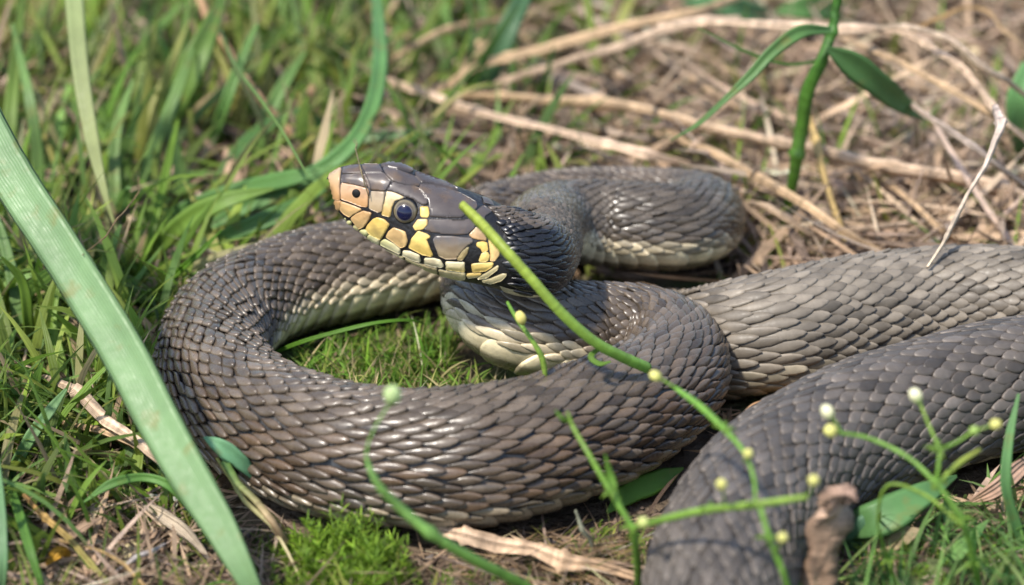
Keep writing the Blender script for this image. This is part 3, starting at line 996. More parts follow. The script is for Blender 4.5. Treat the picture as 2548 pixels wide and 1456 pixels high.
def stalk_mesh(name, pts, widths, col, col2=None, mat=None, nodes=0, rough=0.08, seed=1, sides=9, kink=0.0):
    """a round stem or straw; nodes = number of swollen joints"""
    P = np.array([V(*p) for p in pts])
    w = np.array(widths, float) * np.array([px_cm(p) for p in P]) * 0.5
    n = max(12, len(pts) * 12)
    Q, L = spline(np.hstack([P, w[:, None]]), n)
    c, w = Q[:, :3], np.maximum(Q[:, 3], 0.004)
    rg = np.random.default_rng(seed)
    t = norm(np.gradient(c, axis=0))
    a = norm(np.cross(t, [0.12, 0.2, 0.97])); b = np.cross(t, a)
    tt = np.linspace(0, 1, n)
    k = np.ones(n)
    for i in range(nodes):
        p0 = (i + 0.5 + 0.3 * rg.normal() * 0.5) / nodes
        k += 0.45 * np.exp(-((tt - p0) / 0.012) ** 2)
    fa = np.arange(sides) / sides * 2 * math.pi
    ra = 1 + 0.35 * rough * rg.normal(size=(n, sides)) + rough * 1.3 * rg.normal(size=(1, sides))
    ra[1:-1] = (ra[:-2] + ra[1:-1] + ra[2:]) / 3
    kp = np.linspace(0, 1, max(4, n // 9))
    kk_ = rg.normal(size=(len(kp), 3)) * kink
    kk_[0] = 0
    c = c + np.stack([np.interp(tt, kp, kk_[:, q_]) for q_ in range(3)], -1)
    w = w * (1 + 0.5 * kink * 8 * np.interp(tt, kp, rg.normal(size=len(kp))))
    r = (w * k)[:, None] * ra
    v = c[:, None] + (a[:, None] * np.cos(fa)[None, :, None] + b[:, None] * np.sin(fa)[None, :, None]) * r[..., None]
    q = np.arange(n * sides).reshape(n, sides)
    f = np.stack([q[:-1], np.roll(q[:-1], -1, 1), np.roll(q[1:], -1, 1), q[1:]], -1).reshape(-1, 4)
    # end caps
    vv_ = np.vstack([v.reshape(-1, 3), c[:1], c[-1:]])
    i0, i1 = n * sides, n * sides + 1
    cap = []
    for j in range(sides):
        cap.append([i0, q[0, (j + 1) % sides], q[0, j], q[0, j]])
        cap.append([i1, q[-1, j], q[-1, (j + 1) % sides], q[-1, (j + 1) % sides]])
    faces = [list(x) for x in f] + [c_[:3] for c_ in cap]
    c1 = np.array(col, float); c2 = np.array(col2 if col2 is not None else col, float)
    m = smooth01(tt)[:, None]
    cl = c1 * (1 - m) + c2 * m
    cl = cl * (1 + 0.12 * rg.normal(size=(n, 1)))
    cc = np.repeat(cl[:, None], sides, 1)
    al = np.repeat((fa / 6.2832)[None], n, 0)
    cc = np.concatenate([cc, al[..., None]], -1).reshape(-1, 4)
    cc = np.vstack([cc, np.append(c1, 0.5), np.append(c2, 0.5)])
    return mesh(name, vv_, faces, cc, mat or M_STRAW)


def bud_mesh(name, pos, r, col, axis=(0, 0, 1), long=1.35):
    """an oval bud, notched at the tip and narrowing into its stalk"""
    axis = norm(np.array(axis, float))
    u = norm(np.cross(axis, [0.3, 0.8, 0.1])); w = np.cross(axis, u)
    prof_ = [(-1.0, 0.22), (-0.8, 0.45), (-0.45, 0.8), (0.0, 1.0), (0.4, 0.93), (0.72, 0.68), (0.9, 0.42), (0.86, 0.12)]
    K = 14
    vs_, cs = [], []
    for z, rr in prof_:
        for i in range(K):
            a = 2 * math.pi * i / K
            k = rr * (1 + 0.07 * math.cos(a * 4) * (z > -0.3))
            vs_.append(pos + axis * z * r * long + (u * math.cos(a) + w * math.sin(a)) * r * k)
            g_ = smooth01((z + 1) / 1.1)
            cs.append(np.array(col) * g_ + np.array((0.16, 0.26, 0.05)) * (1 - g_))
    q = np.arange(len(prof_) * K).reshape(-1, K)
    f = np.stack([q[:-1], np.roll(q[:-1], -1, 1), np.roll(q[1:], -1, 1), q[1:]], -1).reshape(-1, 4)
    faces = [list(x) for x in f] + [list(q[0][::-1]), list(q[-1])]
    return mesh(name, np.array(vs_), faces, np.array(cs), M_BUD)


TR_P, TR_R = [], []


def note(pts, widths):
    P = np.array([V(*p) for p in pts])
    Q, _ = spline(np.hstack([P, np.array(widths, float)[:, None]]), len(pts) * 4)
    TR_P.append(Q[:, :3]); TR_R.append(Q[:, 3] * 0.5 + 3)


GREEN = (0.10, 0.20, 0.025); BRIGHT = (0.17, 0.29, 0.035); DEEP = (0.05, 0.12, 0.022); PALE = (0.18, 0.29, 0.145)
BLUEG = (0.07, 0.20, 0.075); STRAW = (0.58, 0.40, 0.23); PINKS = (0.70, 0.51, 0.35); GREYS = (0.42, 0.34, 0.28); OCHRE = (0.42, 0.25, 0.09)
YG = (0.22, 0.33, 0.05)


def blade(pts, widths, col, label, col2=None, name='green_shoot', cat='shoot', group=None, **k):
    note(pts, widths)
    return obj(name, blade_mesh(name, pts, widths, col, col2, **k), None, label, cat, group)


def straw(pts, widths, label, col=STRAW, col2=None, name='dry_straw', cat='straw', group=None, nodes=2, **k):
    k.setdefault('kink', 0.035)
    k.setdefault('rough', 0.14)
    note(pts, widths)
    return obj(name, stalk_mesh(name, pts, widths, col, col2, nodes=nodes, **k), None, label, cat, group)


# ---- the leaves and blades one can follow
blade([(-330, 420, -0.1), (-320, 290, 2.2), (-270, 170, 4.6), (-180, 130, 6.3), (-90, 200, 6.6), (-30, 330, 6.0), (50, 470, 5.3), (130, 590, 4.7), (225, 740, 4.0), (318, 895, 3.3), (395, 1045, 2.6), (470, 1180, 2.0), (548, 1310, 1.4), (610, 1430, 0.8), (665, 1540, 0.0)],
      [50, 66, 80, 92, 100, 108, 114, 116, 116, 114, 110, 104, 90, 62, 30], PALE, 'broad pale blue green grass leaf slanting across the bend of the coil', (0.18, 0.30, 0.12),
      name='broad_leaf', cat='leaf', fold=0.24, mat=M_LEAF, wave=0.03, seed=3)
blade([(150, -230, -0.1), (158, -270, 2.5), (168, -220, 4.9), (180, -90, 5.5), (190, 60, 4.8), (204, 200, 4.0), (226, 330, 3.2), (250, 440, 2.6), (275, 530, 2.0), (300, 600, 1.5), (326, 668, 0.9)],
      [30, 38, 44, 48, 46, 45, 40, 26, 10, 5, 2], (0.22, 0.38, 0.20), 'long pale green blade hanging down and tapering to a fine dry tip', (0.26, 0.28, 0.10), mat=M_LEAF, fold=0.2, seed=4)
blade([(880, -150, -0.1), (896, -170, 2.0), (922, -80, 3.5), (942, 60, 3.3), (944, 170, 3.0), (925, 265, 2.6), (885, 345, 2.2), (820, 408, 1.8), (720, 465, 1.3), (600, 520, 0.8), (480, 590, 0.2)],
      [10, 16, 22, 32, 40, 42, 42, 44, 46, 38, 14], BLUEG, 'dark green blade arching down in front of the snout', (0.10, 0.26, 0.07), fold=0.35, mat=M_LEAF, seed=5)
blade([(840, 415, 2.0), (740, 440, 1.7), (610, 470, 1.2), (480, 510, 0.8), (350, 570, 0.2)], [10, 40, 46, 36, 8], (0.10, 0.24, 0.06),
      'broad green blade lying flat beneath the arching dark blade', fold=0.2, mat=M_LEAF, seed=6)
blade([(810, 470, 1.6), (700, 530, 1.3), (590, 575, 1.0), (450, 640, 0.3)], [12, 46, 44, 10], (0.085, 0.22, 0.06), 'wide green blade leaning against the back of the coil beside the snout', fold=0.25, mat=M_LEAF, seed=7)
blade([(1075, 330, 1.5), (960, 338, 1.3), (860, 355, 1.1), (740, 420, 0.4)], [5, 24, 26, 6], (0.20, 0.32, 0.14), 'pale green blade lying level above the top of the head', fold=0.2, seed=8)
blade([(1160, -20, 2.6), (1172, 50, 2.4), (1174, 110, 2.0), (1165, 200, 1.2), (1150, 290, 0.2)], [6, 10, 11, 12, 14], DEEP, 'thin dark green blade bending upright behind the head', seed=9)
blade([(1290, 15, 3.0), (1240, 85, 2.4), (1205, 145, 1.8), (1170, 220, 1.0), (1140, 300, 0.0)], [5, 16, 22, 28, 22], (0.05, 0.14, 0.03), 'curved dark green blade leaning right out of a tuft', seed=10)
blade([(1330, -60, 3.2), (1270, 60, 2.4), (1225, 170, 1.4), (1190, 290, 0.0)], [30, 55, 50, 30], (0.06, 0.17, 0.07), 'wide blue green blade at the back of the tuft', fold=0.3, mat=M_LEAF, seed=11)
blade([(1378, 115, 2.4), (1362, 180, 1.8), (1335, 250, 1.0), (1305, 330, 0.0)], [5, 12, 13, 10], DEEP, 'slim dark green shoot standing among tan straws', seed=12)
blade([(443, 300, 2.4), (415, 420, 1.8), (382, 560, 1.0), (345, 700, 0.0)], [8, 22, 22, 16], BRIGHT, 'bright green blade with a white fleck standing near the coil', fold=0.4, seed=13)
blade([(552, 572, 1.9), (500, 625, 1.6), (420, 695, 1.0), (325, 772, 0.1)], [3, 15, 17, 12], (0.10, 0.27, 0.02), 'vivid green narrow blade running behind the left bend', fold=0.5, seed=14)
blade([(640, 905, 0.1), (720, 862, 0.8), (830, 828, 1.2), (940, 803, 1.4), (1020, 797, 1.3), (1058, 806, 1.1)], [8, 11, 11, 10, 7, 2], (0.10, 0.27, 0.03), 'thin green blade curving through the gap inside the coil', seed=15)
blade([(165, 968, 1.6), (130, 1015, 1.3), (75, 1090, 0.9), (20, 1190, 0.1)], [8, 26, 32, 28], (0.13, 0.25, 0.09), 'folded grey green blade rising from the tuft beside dry straws', fold=0.5, mat=M_LEAF, seed=16)
blade([(15, 1180, 0.2), (45, 1270, 0.9), (75, 1370, 0.9), (118, 1500, 0.1)], [16, 26, 24, 12], (0.13, 0.27, 0.05), 'green blade bending down from the tuft towards bare soil', fold=0.4, seed=17)
blade([(-8, 1140, 2.2), (5, 1280, 1.4), (8, 1400, 0.8), (0, 1500, 0)], [14, 22, 24, 20], (0.15, 0.28, 0.12), 'pale green upright blade at the edge of bare soil', fold=0.3, mat=M_LEAF, seed=18)
blade([(508, 1088, 1.7), (550, 1112, 1.6), (600, 1150, 1.3), (640, 1200, 0.8)], [6, 42, 40, 5], (0.15, 0.33, 0.17), 'short pointed pale leaf poking out between broad leaf and scales', fold=0.35, mat=M_LEAF, seed=19)
blade([(205, 1252, 0.7), (280, 1203, 1.0), (360, 1188, 1.0), (425, 1210, 0.9), (490, 1290, 0.2)], [4, 24, 22, 26, 14], (0.11, 0.25, 0.05), 'small green leaf bent over behind the broad leaf', fold=0.4, mat=M_LEAF, seed=20)
blade([(2535, 980, 3.0), (2510, 1100, 2.3), (2503, 1210, 1.6), (2530, 1310, 0.8), (2560, 1400, 0)], [8, 24, 28, 26, 18], (0.08, 0.22, 0.07), 'green blade standing against the thick coil beside yellow buds', fold=0.4, mat=M_LEAF, seed=21)
blade([(2380, 1185, 0.9), (2290, 1235, 1.0), (2190, 1290, 0.8), (2080, 1320, 0.3)], [8, 70, 100, 50], (0.085, 0.22, 0.07), 'broad green leaf lying in the shade of the thick coil', name='broad_leaf', cat='leaf', fold=0.15, mat=M_LEAF, seed=22)
blade([(2215, 1270, 0.8), (2160, 1310, 0.6), (2120, 1370, 0.0)], [10, 70, 80], (0.07, 0.20, 0.11), 'blunt blue green leaf beside the broken brown stalk', name='broad_leaf', cat='leaf', fold=0.2, mat=M_LEAF, seed=23)
blade([(1700, 1165, 0.25), (1640, 1195, 0.3), (1570, 1225, 0.25), (1510, 1275, 0.1)], [6, 56, 60, 10], (0.075, 0.22, 0.03), 'round green leaf tucked in the gap between two coils', name='broad_leaf', cat='leaf', fold=0.15, mat=M_LEAF, seed=24)
blade([(768, 442, 3.3), (742, 395, 3.4), (705, 330, 3.6), (650, 250, 3.8), (590, 170, 3.6), (540, 60, 2.6), (500, 0, 1.6)], [2, 6, 8, 9, 9, 8, 6], (0.16, 0.26, 0.07), 'fine green blade drooping to a needle tip before the snout', seed=25)
blade([(760, 265, 1.6), (640, 330, 1.3), (560, 430, 0.7), (520, 520, 0)], [6, 34, 36, 20], (0.08, 0.20, 0.05), 'mid green blade bowed over among the thick grass', fold=0.3, mat=M_LEAF, seed=26)
for (a, w, sdx, lb) in [
        ([(640, 60, 3.2), (600, 150, 2.6), (560, 260, 1.8), (500, 420, 0)], [6, 18, 22, 16], 31, None), ([(560, -20, 3.6), (505, 110, 3.0), (450, 230, 2.0), (390, 400, 0)], [10, 44, 50, 24], 32, None),
        ([(480, 120, 3.0), (430, 260, 2.2), (380, 380, 1.2), (330, 520, 0)], [6, 22, 26, 18], 33, None), ([(60, -40, 4.0), (40, 140, 3.0), (25, 330, 1.8), (30, 520, 0)], [8, 22, 26, 20], 34, None),
        ([(30, 60, 3.6), (75, 250, 2.6), (95, 400, 1.4), (90, 560, 0)], [6, 20, 24, 20], 35, None), ([(-20, 500, 2.6), (20, 640, 1.8), (45, 780, 0.9), (50, 900, 0)], [8, 22, 26, 18], 36, None),
        ([(5, 640, 2.6), (55, 700, 2.0), (70, 800, 1.1), (75, 900, 0)], [5, 18, 20, 16], 37, None), ([(300, 560, 2.0), (270, 640, 1.4), (240, 740, 0.6), (215, 850, 0)], [5, 22, 26, 18], 38, None),
        ([(680, 470, 2.0), (560, 500, 1.8), (450, 560, 1.2), (360, 660, 0.2)], [6, 32, 36, 20], 39, None), ([(330, 200, 2.6), (290, 330, 1.9), (285, 470, 1.0), (300, 600, 0)], [6, 20, 24, 16], 40, None),
        ([(150, 700, 1.8), (130, 800, 1.2), (150, 900, 0.6), (170, 990, 0)], [5, 20, 22, 14], 41, None), ([(760, 130, 2.4), (700, 220, 1.9), (650, 330, 1.1), (620, 440, 0)], [5, 24, 28, 16], 42, None)]:
    rr = np.random.default_rng(sdx)
    w = [q * 1.4 for q in w]
    c_ = np.array(GREEN) * (0.9 + 0.6 * rr.random()) * np.array([1 + 0.3 * rr.random(), 1, 1 + 1.2 * rr.random()])
    blade(a, w, c_, 'soft green blade standing in the thick grass between broad leaf and snout', group='blades of the thick grass', seed=sdx, fold=0.35, mat=M_LEAF)

# ---- an upright grass plant behind the coil: stem with two leaves
gp = empty('grass_plant', V(1940, 600, 0), 'upright dark green grass plant with drooping leaves among tan straws', 'grass plant')
part('stem', stalk_mesh('stem', [(2092, -60, 6.0), (2075, 60, 5.0), (2045, 150, 4.3), (2012, 235, 3.5), (1998, 320, 2.7), (1985, 400, 2.0), (1968, 490, 1.1), (1940, 600, 0)], [22, 24, 30, 34, 34, 30, 24, 20], (0.045, 0.13, 0.018), (0.09, 0.19, 0.02), mat=M_STEM, nodes=2, seed=5), gp)
part('leaf', blade_mesh('leaf', [(2068, 75, 5.0), (1990, 80, 5.2), (1920, 130, 4.9), (1870, 185, 4.5), (1800, 252, 4.0), (1735, 310, 3.5), (1668, 350, 3.0)], [16, 34, 34, 26, 16, 12, 3], (0.09, 0.23, 0.06), (0.14, 0.26, 0.08), fold=0.4, mat=M_LEAF, seed=51), gp)
part('leaf', blade_mesh('leaf', [(2058, 120, 4.7), (2110, 150, 4.4), (2180, 205, 3.8), (2250, 262, 3.0), (2330, 300, 2.2)], [14, 62, 66, 46, 6], (0.055, 0.17, 0.05), fold=0.3, mat=M_LEAF, seed=52), gp)
part('leaf', blade_mesh('leaf', [(2046, 150, 4.3), (1960, 160, 4.2), (1860, 130, 4.4), (1735, 68, 4.8)], [8, 8, 8, 4], (0.06, 0.16, 0.03), seed=53), gp)
blade([(2560, 160, 3.0), (2535, 240, 2.4), (2540, 330, 1.4), (2560, 430, 0)], [40, 60, 60, 30], (0.12, 0.27, 0.09), 'wide soft green leaf behind pale arching straws', name='broad_leaf', cat='leaf', fold=0.2, mat=M_LEAF, seed=54)
blade([(1930, 30, 1.5), (2000, 20, 1.6), (2080, 25, 1.2), (2150, 60, 0.2)], [10, 60, 60, 30], (0.085, 0.22, 0.06), 'blurred green leaf lying behind the straw bridge', name='broad_leaf', cat='leaf', fold=0.2, mat=M_LEAF, seed=55)
blade([(1700, 5, 1.5), (1790, 10, 1.7), (1880, 35, 1.2), (1960, 60, 0.2)], [10, 50, 56, 20], (0.10, 0.24, 0.10), 'blurred pale green leaf above the longest tan straws', name='broad_leaf', cat='leaf', fold=0.2, mat=M_LEAF, seed=56)

# ---- dry straws one can follow
straw([(30, 895, 0.6), (110, 932, 1.0), (185, 975, 1.1), (250, 1032, 1.1), (330, 1092, 1.0), (420, 1155, 0.7), (500, 1220, 0.2)], [8, 16, 22, 26, 28, 24, 14], 'pinkish white frayed straw running under the broad leaf', PINKS, seed=61, nodes=3, rough=0.16)
straw([(125, 1040, 0.4), (220, 1070, 0.7), (315, 1102, 0.8), (430, 1150, 0.5), (520, 1200, 0.1)], [10, 16, 20, 20, 14], 'smooth tan straw lying below the frayed pinkish straw', STRAW, (0.44, 0.30, 0.18), seed=62)
straw([(930, 170, 1.0), (1000, 125, 1.6), (1110, 70, 1.9), (1280, 45, 1.8), (1450, 35, 0.8)], [14, 16, 18, 18, 14], 'pale straw arching behind the tuft above the head', STRAW, seed=63)
straw([(1060, 255, 0.7), (1190, 170, 1.5), (1350, 120, 2.0), (1560, 60, 2.4), (1760, 15, 2.5), (1900, -40, 2.0)], [14, 20, 23, 23, 20, 14], 'long tan straw rising towards the grass plant, upper one of the crossing pair', STRAW, seed=64)
straw([(1180, 235, 0.7), (1300, 180, 1.4), (1440, 145, 1.9), (1560, 112, 2.3), (1700, 65, 2.7), (1840, 48, 2.8)], [12, 17, 20, 24, 27, 18], 'long pinkish straw with a bright bare end, lower one of the crossing pair', PINKS, seed=65, nodes=3)
straw([(1640, 60, 3.28), (1800, 52, 4.0), (1950, 58, 4.1), (2090, 72, 4.0), (2240, 82, 3.8), (2340, 130, 3.6), (2430, 215, 3.4), (2500, 300, 3.1), (2580, 370, 2.28)], [12, 23, 24, 24, 18, 17, 17, 18, 16], 'pale straw bridging level past the grass plant then arching down', PINKS, seed=66, nodes=4)
straw([(2150, 72, 3.88), (2270, 72, 4.2), (2370, 100, 4.1), (2450, 160, 3.8), (2560, 245, 2.68)], [8, 12, 13, 13, 10], 'slender cream straw arching above the bridging straw', (0.58, 0.44, 0.31), seed=67)
straw([(2090, 90, 2.88), (2200, 140, 3.4), (2330, 200, 3.4), (2430, 260, 3.2), (2570, 350, 2.28)], [12, 16, 16, 16, 12], 'tan straw slanting under the arching cream straw', STRAW, seed=68)
straw([(2110, 130, 2.28), (2240, 235, 2.9), (2340, 310, 2.9), (2450, 395, 2.6), (2580, 480, 1.68)], [12, 18, 23, 18, 14], 'bright cream straw with a grey lower end slanting past the dark leaf', PINKS, GREYS, seed=69)
straw([(940, 190, 0.9), (1040, 225, 1.4), (1150, 262, 1.5), (1300, 308, 1.5), (1450, 345, 1.5), (1600, 380, 1.4), (1720, 415, 0.9)], [12, 18, 18, 20, 20, 20, 14], 'jointed pale straw lying level just above the hind coil', PINKS, seed=70, nodes=6)
straw([(1150, 240, 0.8), (1350, 245, 1.4), (1520, 262, 1.5), (1700, 305, 1.6), (1860, 345, 1.6), (2060, 385, 1.6), (2250, 425, 1.5), (2420, 455, 1.3), (2600, 505, 0.8)], [16, 23, 24, 24, 27, 28, 28, 27, 20], 'thick tan straw stretching far behind the hind coil and pale coil', STRAW, PINKS, seed=71, nodes=6)
straw([(1660, 320, 1.2), (1780, 380, 1.5), (1880, 440, 1.5), (1990, 505, 1.4), (2100, 575, 1.2), (2230, 650, 0.7)], [14, 18, 20, 20, 18, 12], 'tan straw slanting down towards the pale coil', STRAW, seed=72, nodes=3)
straw([(2475, 265, 4.4), (2488, 320, 4.3), (2470, 370, 4.0), (2430, 450, 3.5), (2375, 555, 2.9), (2312, 662, 2.35)], [15, 22, 20, 13, 13, 6], 'thin whitish stem resting its tip on the pale coil', (0.60, 0.48, 0.40), (0.62, 0.50, 0.36), seed=73, name='dry_straw', cat='straw')
straw([(2270, 78, 3.0), (2340, 45, 3.4), (2410, 15, 3.6), (2465, 38, 3.5), (2510, 80, 3.2), (2570, 140, 2.6)], [8, 9, 9, 9, 9, 7], 'wiry tan stem bent in a hoop above the straws', OCHRE, STRAW, seed=74, nodes=0, name='dry_straw', cat='straw')
straw([(2015, 290, 2.4), (2045, 410, 1.8), (2075, 510, 1.2), (2105, 600, 0.7), (2120, 670, 0.1)], [13, 21, 21, 18, 16], 'yellowish straw standing beside the dark green stem', (0.50, 0.35, 0.14), seed=75)
straw([(490, -20, 2.6), (555, 110, 2.2), (640, 235, 1.7), (715, 325, 1.2), (795, 388, 0.6)], [16, 20, 21, 23, 18], 'reddish tan straw slanting down through the thick green grass', (0.48, 0.29, 0.15), seed=76, nodes=2)
straw([(1020, 1308, 0.2), (1100, 1325, 0.35), (1210, 1345, 0.45), (1330, 1372, 0.5), (1440, 1398, 0.45), (1580, 1425, 0.2)], [16, 26, 36, 38, 34, 18], 'bright splintered straw lying below the front coil', (0.66, 0.47, 0.32), (0.60, 0.40, 0.24), seed=77, nodes=2, rough=0.22)
straw([(1432, 1270, 1.3), (1450, 1320, 0.9), (1476, 1378, 0.3)], [6, 14, 8], 'pale upright sliver leaning over the splintered straw', (0.50, 0.50, 0.34), seed=78, nodes=0)
straw([(60, 1230, 0.9), (130, 1305, 0.8), (210, 1385, 0.5), (310, 1480, 0.1)], [14, 18, 18, 14], 'orange tinged stem slanting over the bare soil', (0.50, 0.28, 0.10), (0.30, 0.30, 0.08), seed=79, name='dry_straw', cat='straw')
straw([(150, 1345, 0.6), (250, 1368, 0.6), (340, 1440, 0.4), (440, 1530, 0.0)], [7, 9, 10, 8], 'curved ochre stem crossing the bare soil', (0.50, 0.33, 0.14), seed=80, nodes=0, name='dry_straw', cat='straw')
straw([(290, 1420, 0.3), (340, 1395, 0.5), (420, 1350, 0.3)], [5, 14, 6], 'short grey white splinter lying on the bare soil', (0.52, 0.46, 0.42), seed=81, nodes=0, rough=0.2)
straw([(560, 1150, 1.3), (620, 1230, 1.1), (670, 1300, 0.8), (712, 1358, 0.3)], [22, 20, 20, 16], 'green stalk turning pinkish tan at its cut end', (0.12, 0.22, 0.05), (0.52, 0.34, 0.20), seed=82, nodes=0, name='dry_straw', cat='straw', mat=M_STEM)
straw([(540, 1140, 1.0), (605, 1240, 0.8), (680, 1330, 0.5), (720, 1390, 0.3), (755, 1450, 0.1)], [8, 10, 9, 8, 6], 'thin yellow green stem beside the cut pinkish stalk', (0.28, 0.28, 0.06), (0.5, 0.42, 0.24), seed=83, nodes=1, name='dry_straw', cat='straw', mat=M_STEM)
straw([(884, 346, 2.3), (889, 366, 3.9), (896, 398, 5.1), (902, 428, 5.25), (910, 460, 5.0), (920, 492, 4.75)], [3, 3, 3, 3, 3, 2], 'hair thin dry strand draped over the snout', (0.40, 0.32, 0.16), seed=84, nodes=0, name='dry_strand', cat='strand')
straw([(205, 635, 4.6), (250, 590, 4.2), (290, 548, 3.8), (325, 510, 3.4), (345, 440, 2.6)], [3, 4, 5, 4, 3], 'curling brown strand touching the broad leaf', (0.32, 0.20, 0.08), seed=85, nodes=0, name='dry_strand', cat='strand')
straw([(2450, 480, 0.5), (2330, 600, 0.6), (2250, 700, 0.2)], [18, 21, 16], 'dull straw half hidden behind the pale coil', GREYS, seed=86)
straw([(120, 1000, 0.5), (70, 1090, 0.5), (30, 1160, 0.2)], [10, 12, 10], 'short brown straw leaning in the tuft', (0.36, 0.25, 0.16), seed=87)
blade([(350, 1250, 0.3), (410, 1285, 0.5), (470, 1330, 0.35), (520, 1390, 0.1)], [12, 34, 30, 8], (0.52, 0.42, 0.30), 'pale withered leaf curled on the soil behind the broad leaf', name='dead_leaf', cat='dead leaf', fold=0.5, mat=M_STRAW, seed=88)
blade([(2415, 1250, 0.3), (2480, 1215, 0.7), (2540, 1165, 0.9), (2600, 1130, 0.6)], [12, 46, 44, 12], (0.42, 0.27, 0.19), 'pinkish brown dead leaf beside the upright green blade', name='dead_leaf', cat='dead leaf', fold=0.5, mat=M_STRAW, seed=89)
blade([(1830, 1050, 0.3), (1880, 1020, 0.4), (1925, 1005, 0.3)], [8, 40, 16], (0.45, 0.27, 0.14), 'orange brown dead leaf wedged between two coils', name='dead_leaf', cat='dead leaf', fold=0.4, mat=M_STRAW, seed=90)
blade([(115, 1405, 0.3), (145, 1375, 0.5), (175, 1380, 0.3)], [8, 36, 10], (0.55, 0.29, 0.03), 'small bright orange leaf scrap on bare soil', name='dead_leaf', cat='dead leaf', fold=0.4, mat=M_STRAW, seed=91)
rr = np.random.default_rng(99)
for i in range(58):                                   # the looser dry straws behind the snake
    x0 = rr.uniform(1250, 2500); y0 = rr.uniform(20, 560)
    if y0 > 380 and x0 < 1860:
        y0 -= 260
    a = rr.uniform(-0.2, 0.75); L_ = rr.uniform(220, 480); z0 = rr.uniform(0.3, 1.3)
    pts = [(x0 + L_ * (q - 0.5), y0 + L_ * (q - 0.5) * a + 26 * math.sin(q * 3 + i), max(0.0, z0 * (1 - abs(2 * q - 1) ** 2 * 0.9))) for q in (0, 0.25, 0.5, 0.75, 1)]
    c_ = np.array(STRAW) * (1 - (k_ := rr.random())) + np.array(GREYS) * k_
    w_ = rr.uniform(6, 17)
    straw(pts, [w_ * 0.6, w_, w_, w_, w_ * 0.6], 'loose dry straw lying in the dead grass behind the snake', c_ * rr.uniform(0.85, 1.25), group='loose straws behind the snake', seed=200 + i, nodes=2)

# broken brown stalk with its knob
bs = empty('withered_weed', V(2030, 1500, 0), 'thick pinkish brown broken stalk with a knobbed top before the coil', 'stalk')
part('stem', stalk_mesh('stem', [(2035, 1560, 0.0), (2040, 1450, 0.9), (2050, 1350, 1.7), (2062, 1270, 2.3), (2078, 1228, 2.6)], [76, 68, 60, 52, 26], (0.30, 0.19, 0.12), (0.42, 0.28, 0.19), seed=92, rough=0.45, kink=0.04, sides=12), bs)
part('knob', stalk_mesh('knob', [(2052, 1262, 2.5), (2082, 1240, 2.75), (2110, 1238, 2.8), (2134, 1252, 2.75)], [28, 40, 34, 8], (0.38, 0.25, 0.17), (0.46, 0.31, 0.24), seed=93, rough=0.5, kink=0.05, sides=14), bs)

# ---- green stems with buds
def bud_at(root, x, y, z, r, col, tox, toy, toz, w=9):
    """a bud on its short stalk, the stalk joining the plant at the second point"""
    a = V(x, y, z); b = V(tox, toy, toz)
    part('stalk', stalk_mesh('stalk', [(x, y, z), ((x + tox) / 2 + 2, (y + toy) / 2, (z + toz) / 2), (tox, toy, toz)], [w, w * 0.8, w], YG, GREEN, mat=M_STEM, sides=7), root)
    part('bud', bud_mesh('bud', a, r * px_cm(a), col, axis=a - b), root)


BY = (0.72, 0.68, 0.22); BW = (0.80, 0.76, 0.50)
fa_ = empty('budding_plant', V(1590, 1480, 0), 'branching light green plant with tiny yellow buds growing between the coils', 'plant', 'budding plants')
fa_['label'] = 'branching light green budding plant growing where front coil and thick coil meet'
ST = lambda r, pts, w, c1=GREEN, c2=None, **k: part('stem', stalk_mesh('stem', pts, w, c1, c2, mat=M_STEM, **k), r)
LG = (0.15, 0.30, 0.04)
ST(fa_, [(1590, 1500, 0), (1585, 1400, 1.4), (1575, 1315, 2.4)], [18, 20, 21], LG)
ST(fa_, [(1575, 1315, 2.4), (1520, 1225, 2.9), (1465, 1130, 3.4), (1425, 1060, 3.7), (1412, 1025, 3.9)], [16, 15, 13, 11, 7], LG, BRIGHT, seed=2)
part('leaf', blade_mesh('leaf', [(1545, 1270, 2.6), (1520, 1190, 3.0), (1505, 1130, 3.4)], [16, 22, 4], LG, mat=M_GRASS, seed=3), fa_)
part('leaf', blade_mesh('leaf', [(1420, 1050, 3.7), (1398, 1040, 3.8), (1380, 1020, 3.9)], [10, 14, 3], GREEN, mat=M_GRASS, seed=4), fa_)
ST(fa_, [(1575, 1315, 2.4), (1660, 1290, 2.9), (1760, 1268, 3.3), (1880, 1255, 3.6), (2010, 1236, 3.8)], [16, 18, 18, 20, 15], (0.17, 0.31, 0.05), YG, seed=5)
ST(fa_, [(1880, 1255, 3.6), (1875, 1190, 3.8), (1850, 1125, 4.0), (1800, 1068, 4.1), (1745, 1015, 4.2), (1680, 966, 4.2)], [8, 10, 11, 16, 18, 11], LG, (0.16, 0.33, 0.05), seed=6)
ST(fa_, [(1890, 1256, 3.6), (1915, 1340, 3.2), (1950, 1430, 2.6), (1980, 1540, 1.6)], [15, 15, 16, 15], LG, seed=7)
def whorl(root, x, y, z, n_, L_, seed):
    rg = np.random.default_rng(seed)
    for i in range(n_):
        a = 2 * math.pi * i / n_ + rg.normal() * 0.3
        l_ = L_ * rg.uniform(0.6, 1.1)
        dx, dy = math.cos(a) * l_, math.sin(a) * l_ * 0.7
        part('leaf', blade_mesh('leaf', [(x, y, z), (x + dx * 0.5, y + dy * 0.5 - 4, z + 0.04), (x + dx, y + dy, z - 0.05)], [5, 11, 2], LG, YG, mat=M_GRASS, seed=seed + i), root)


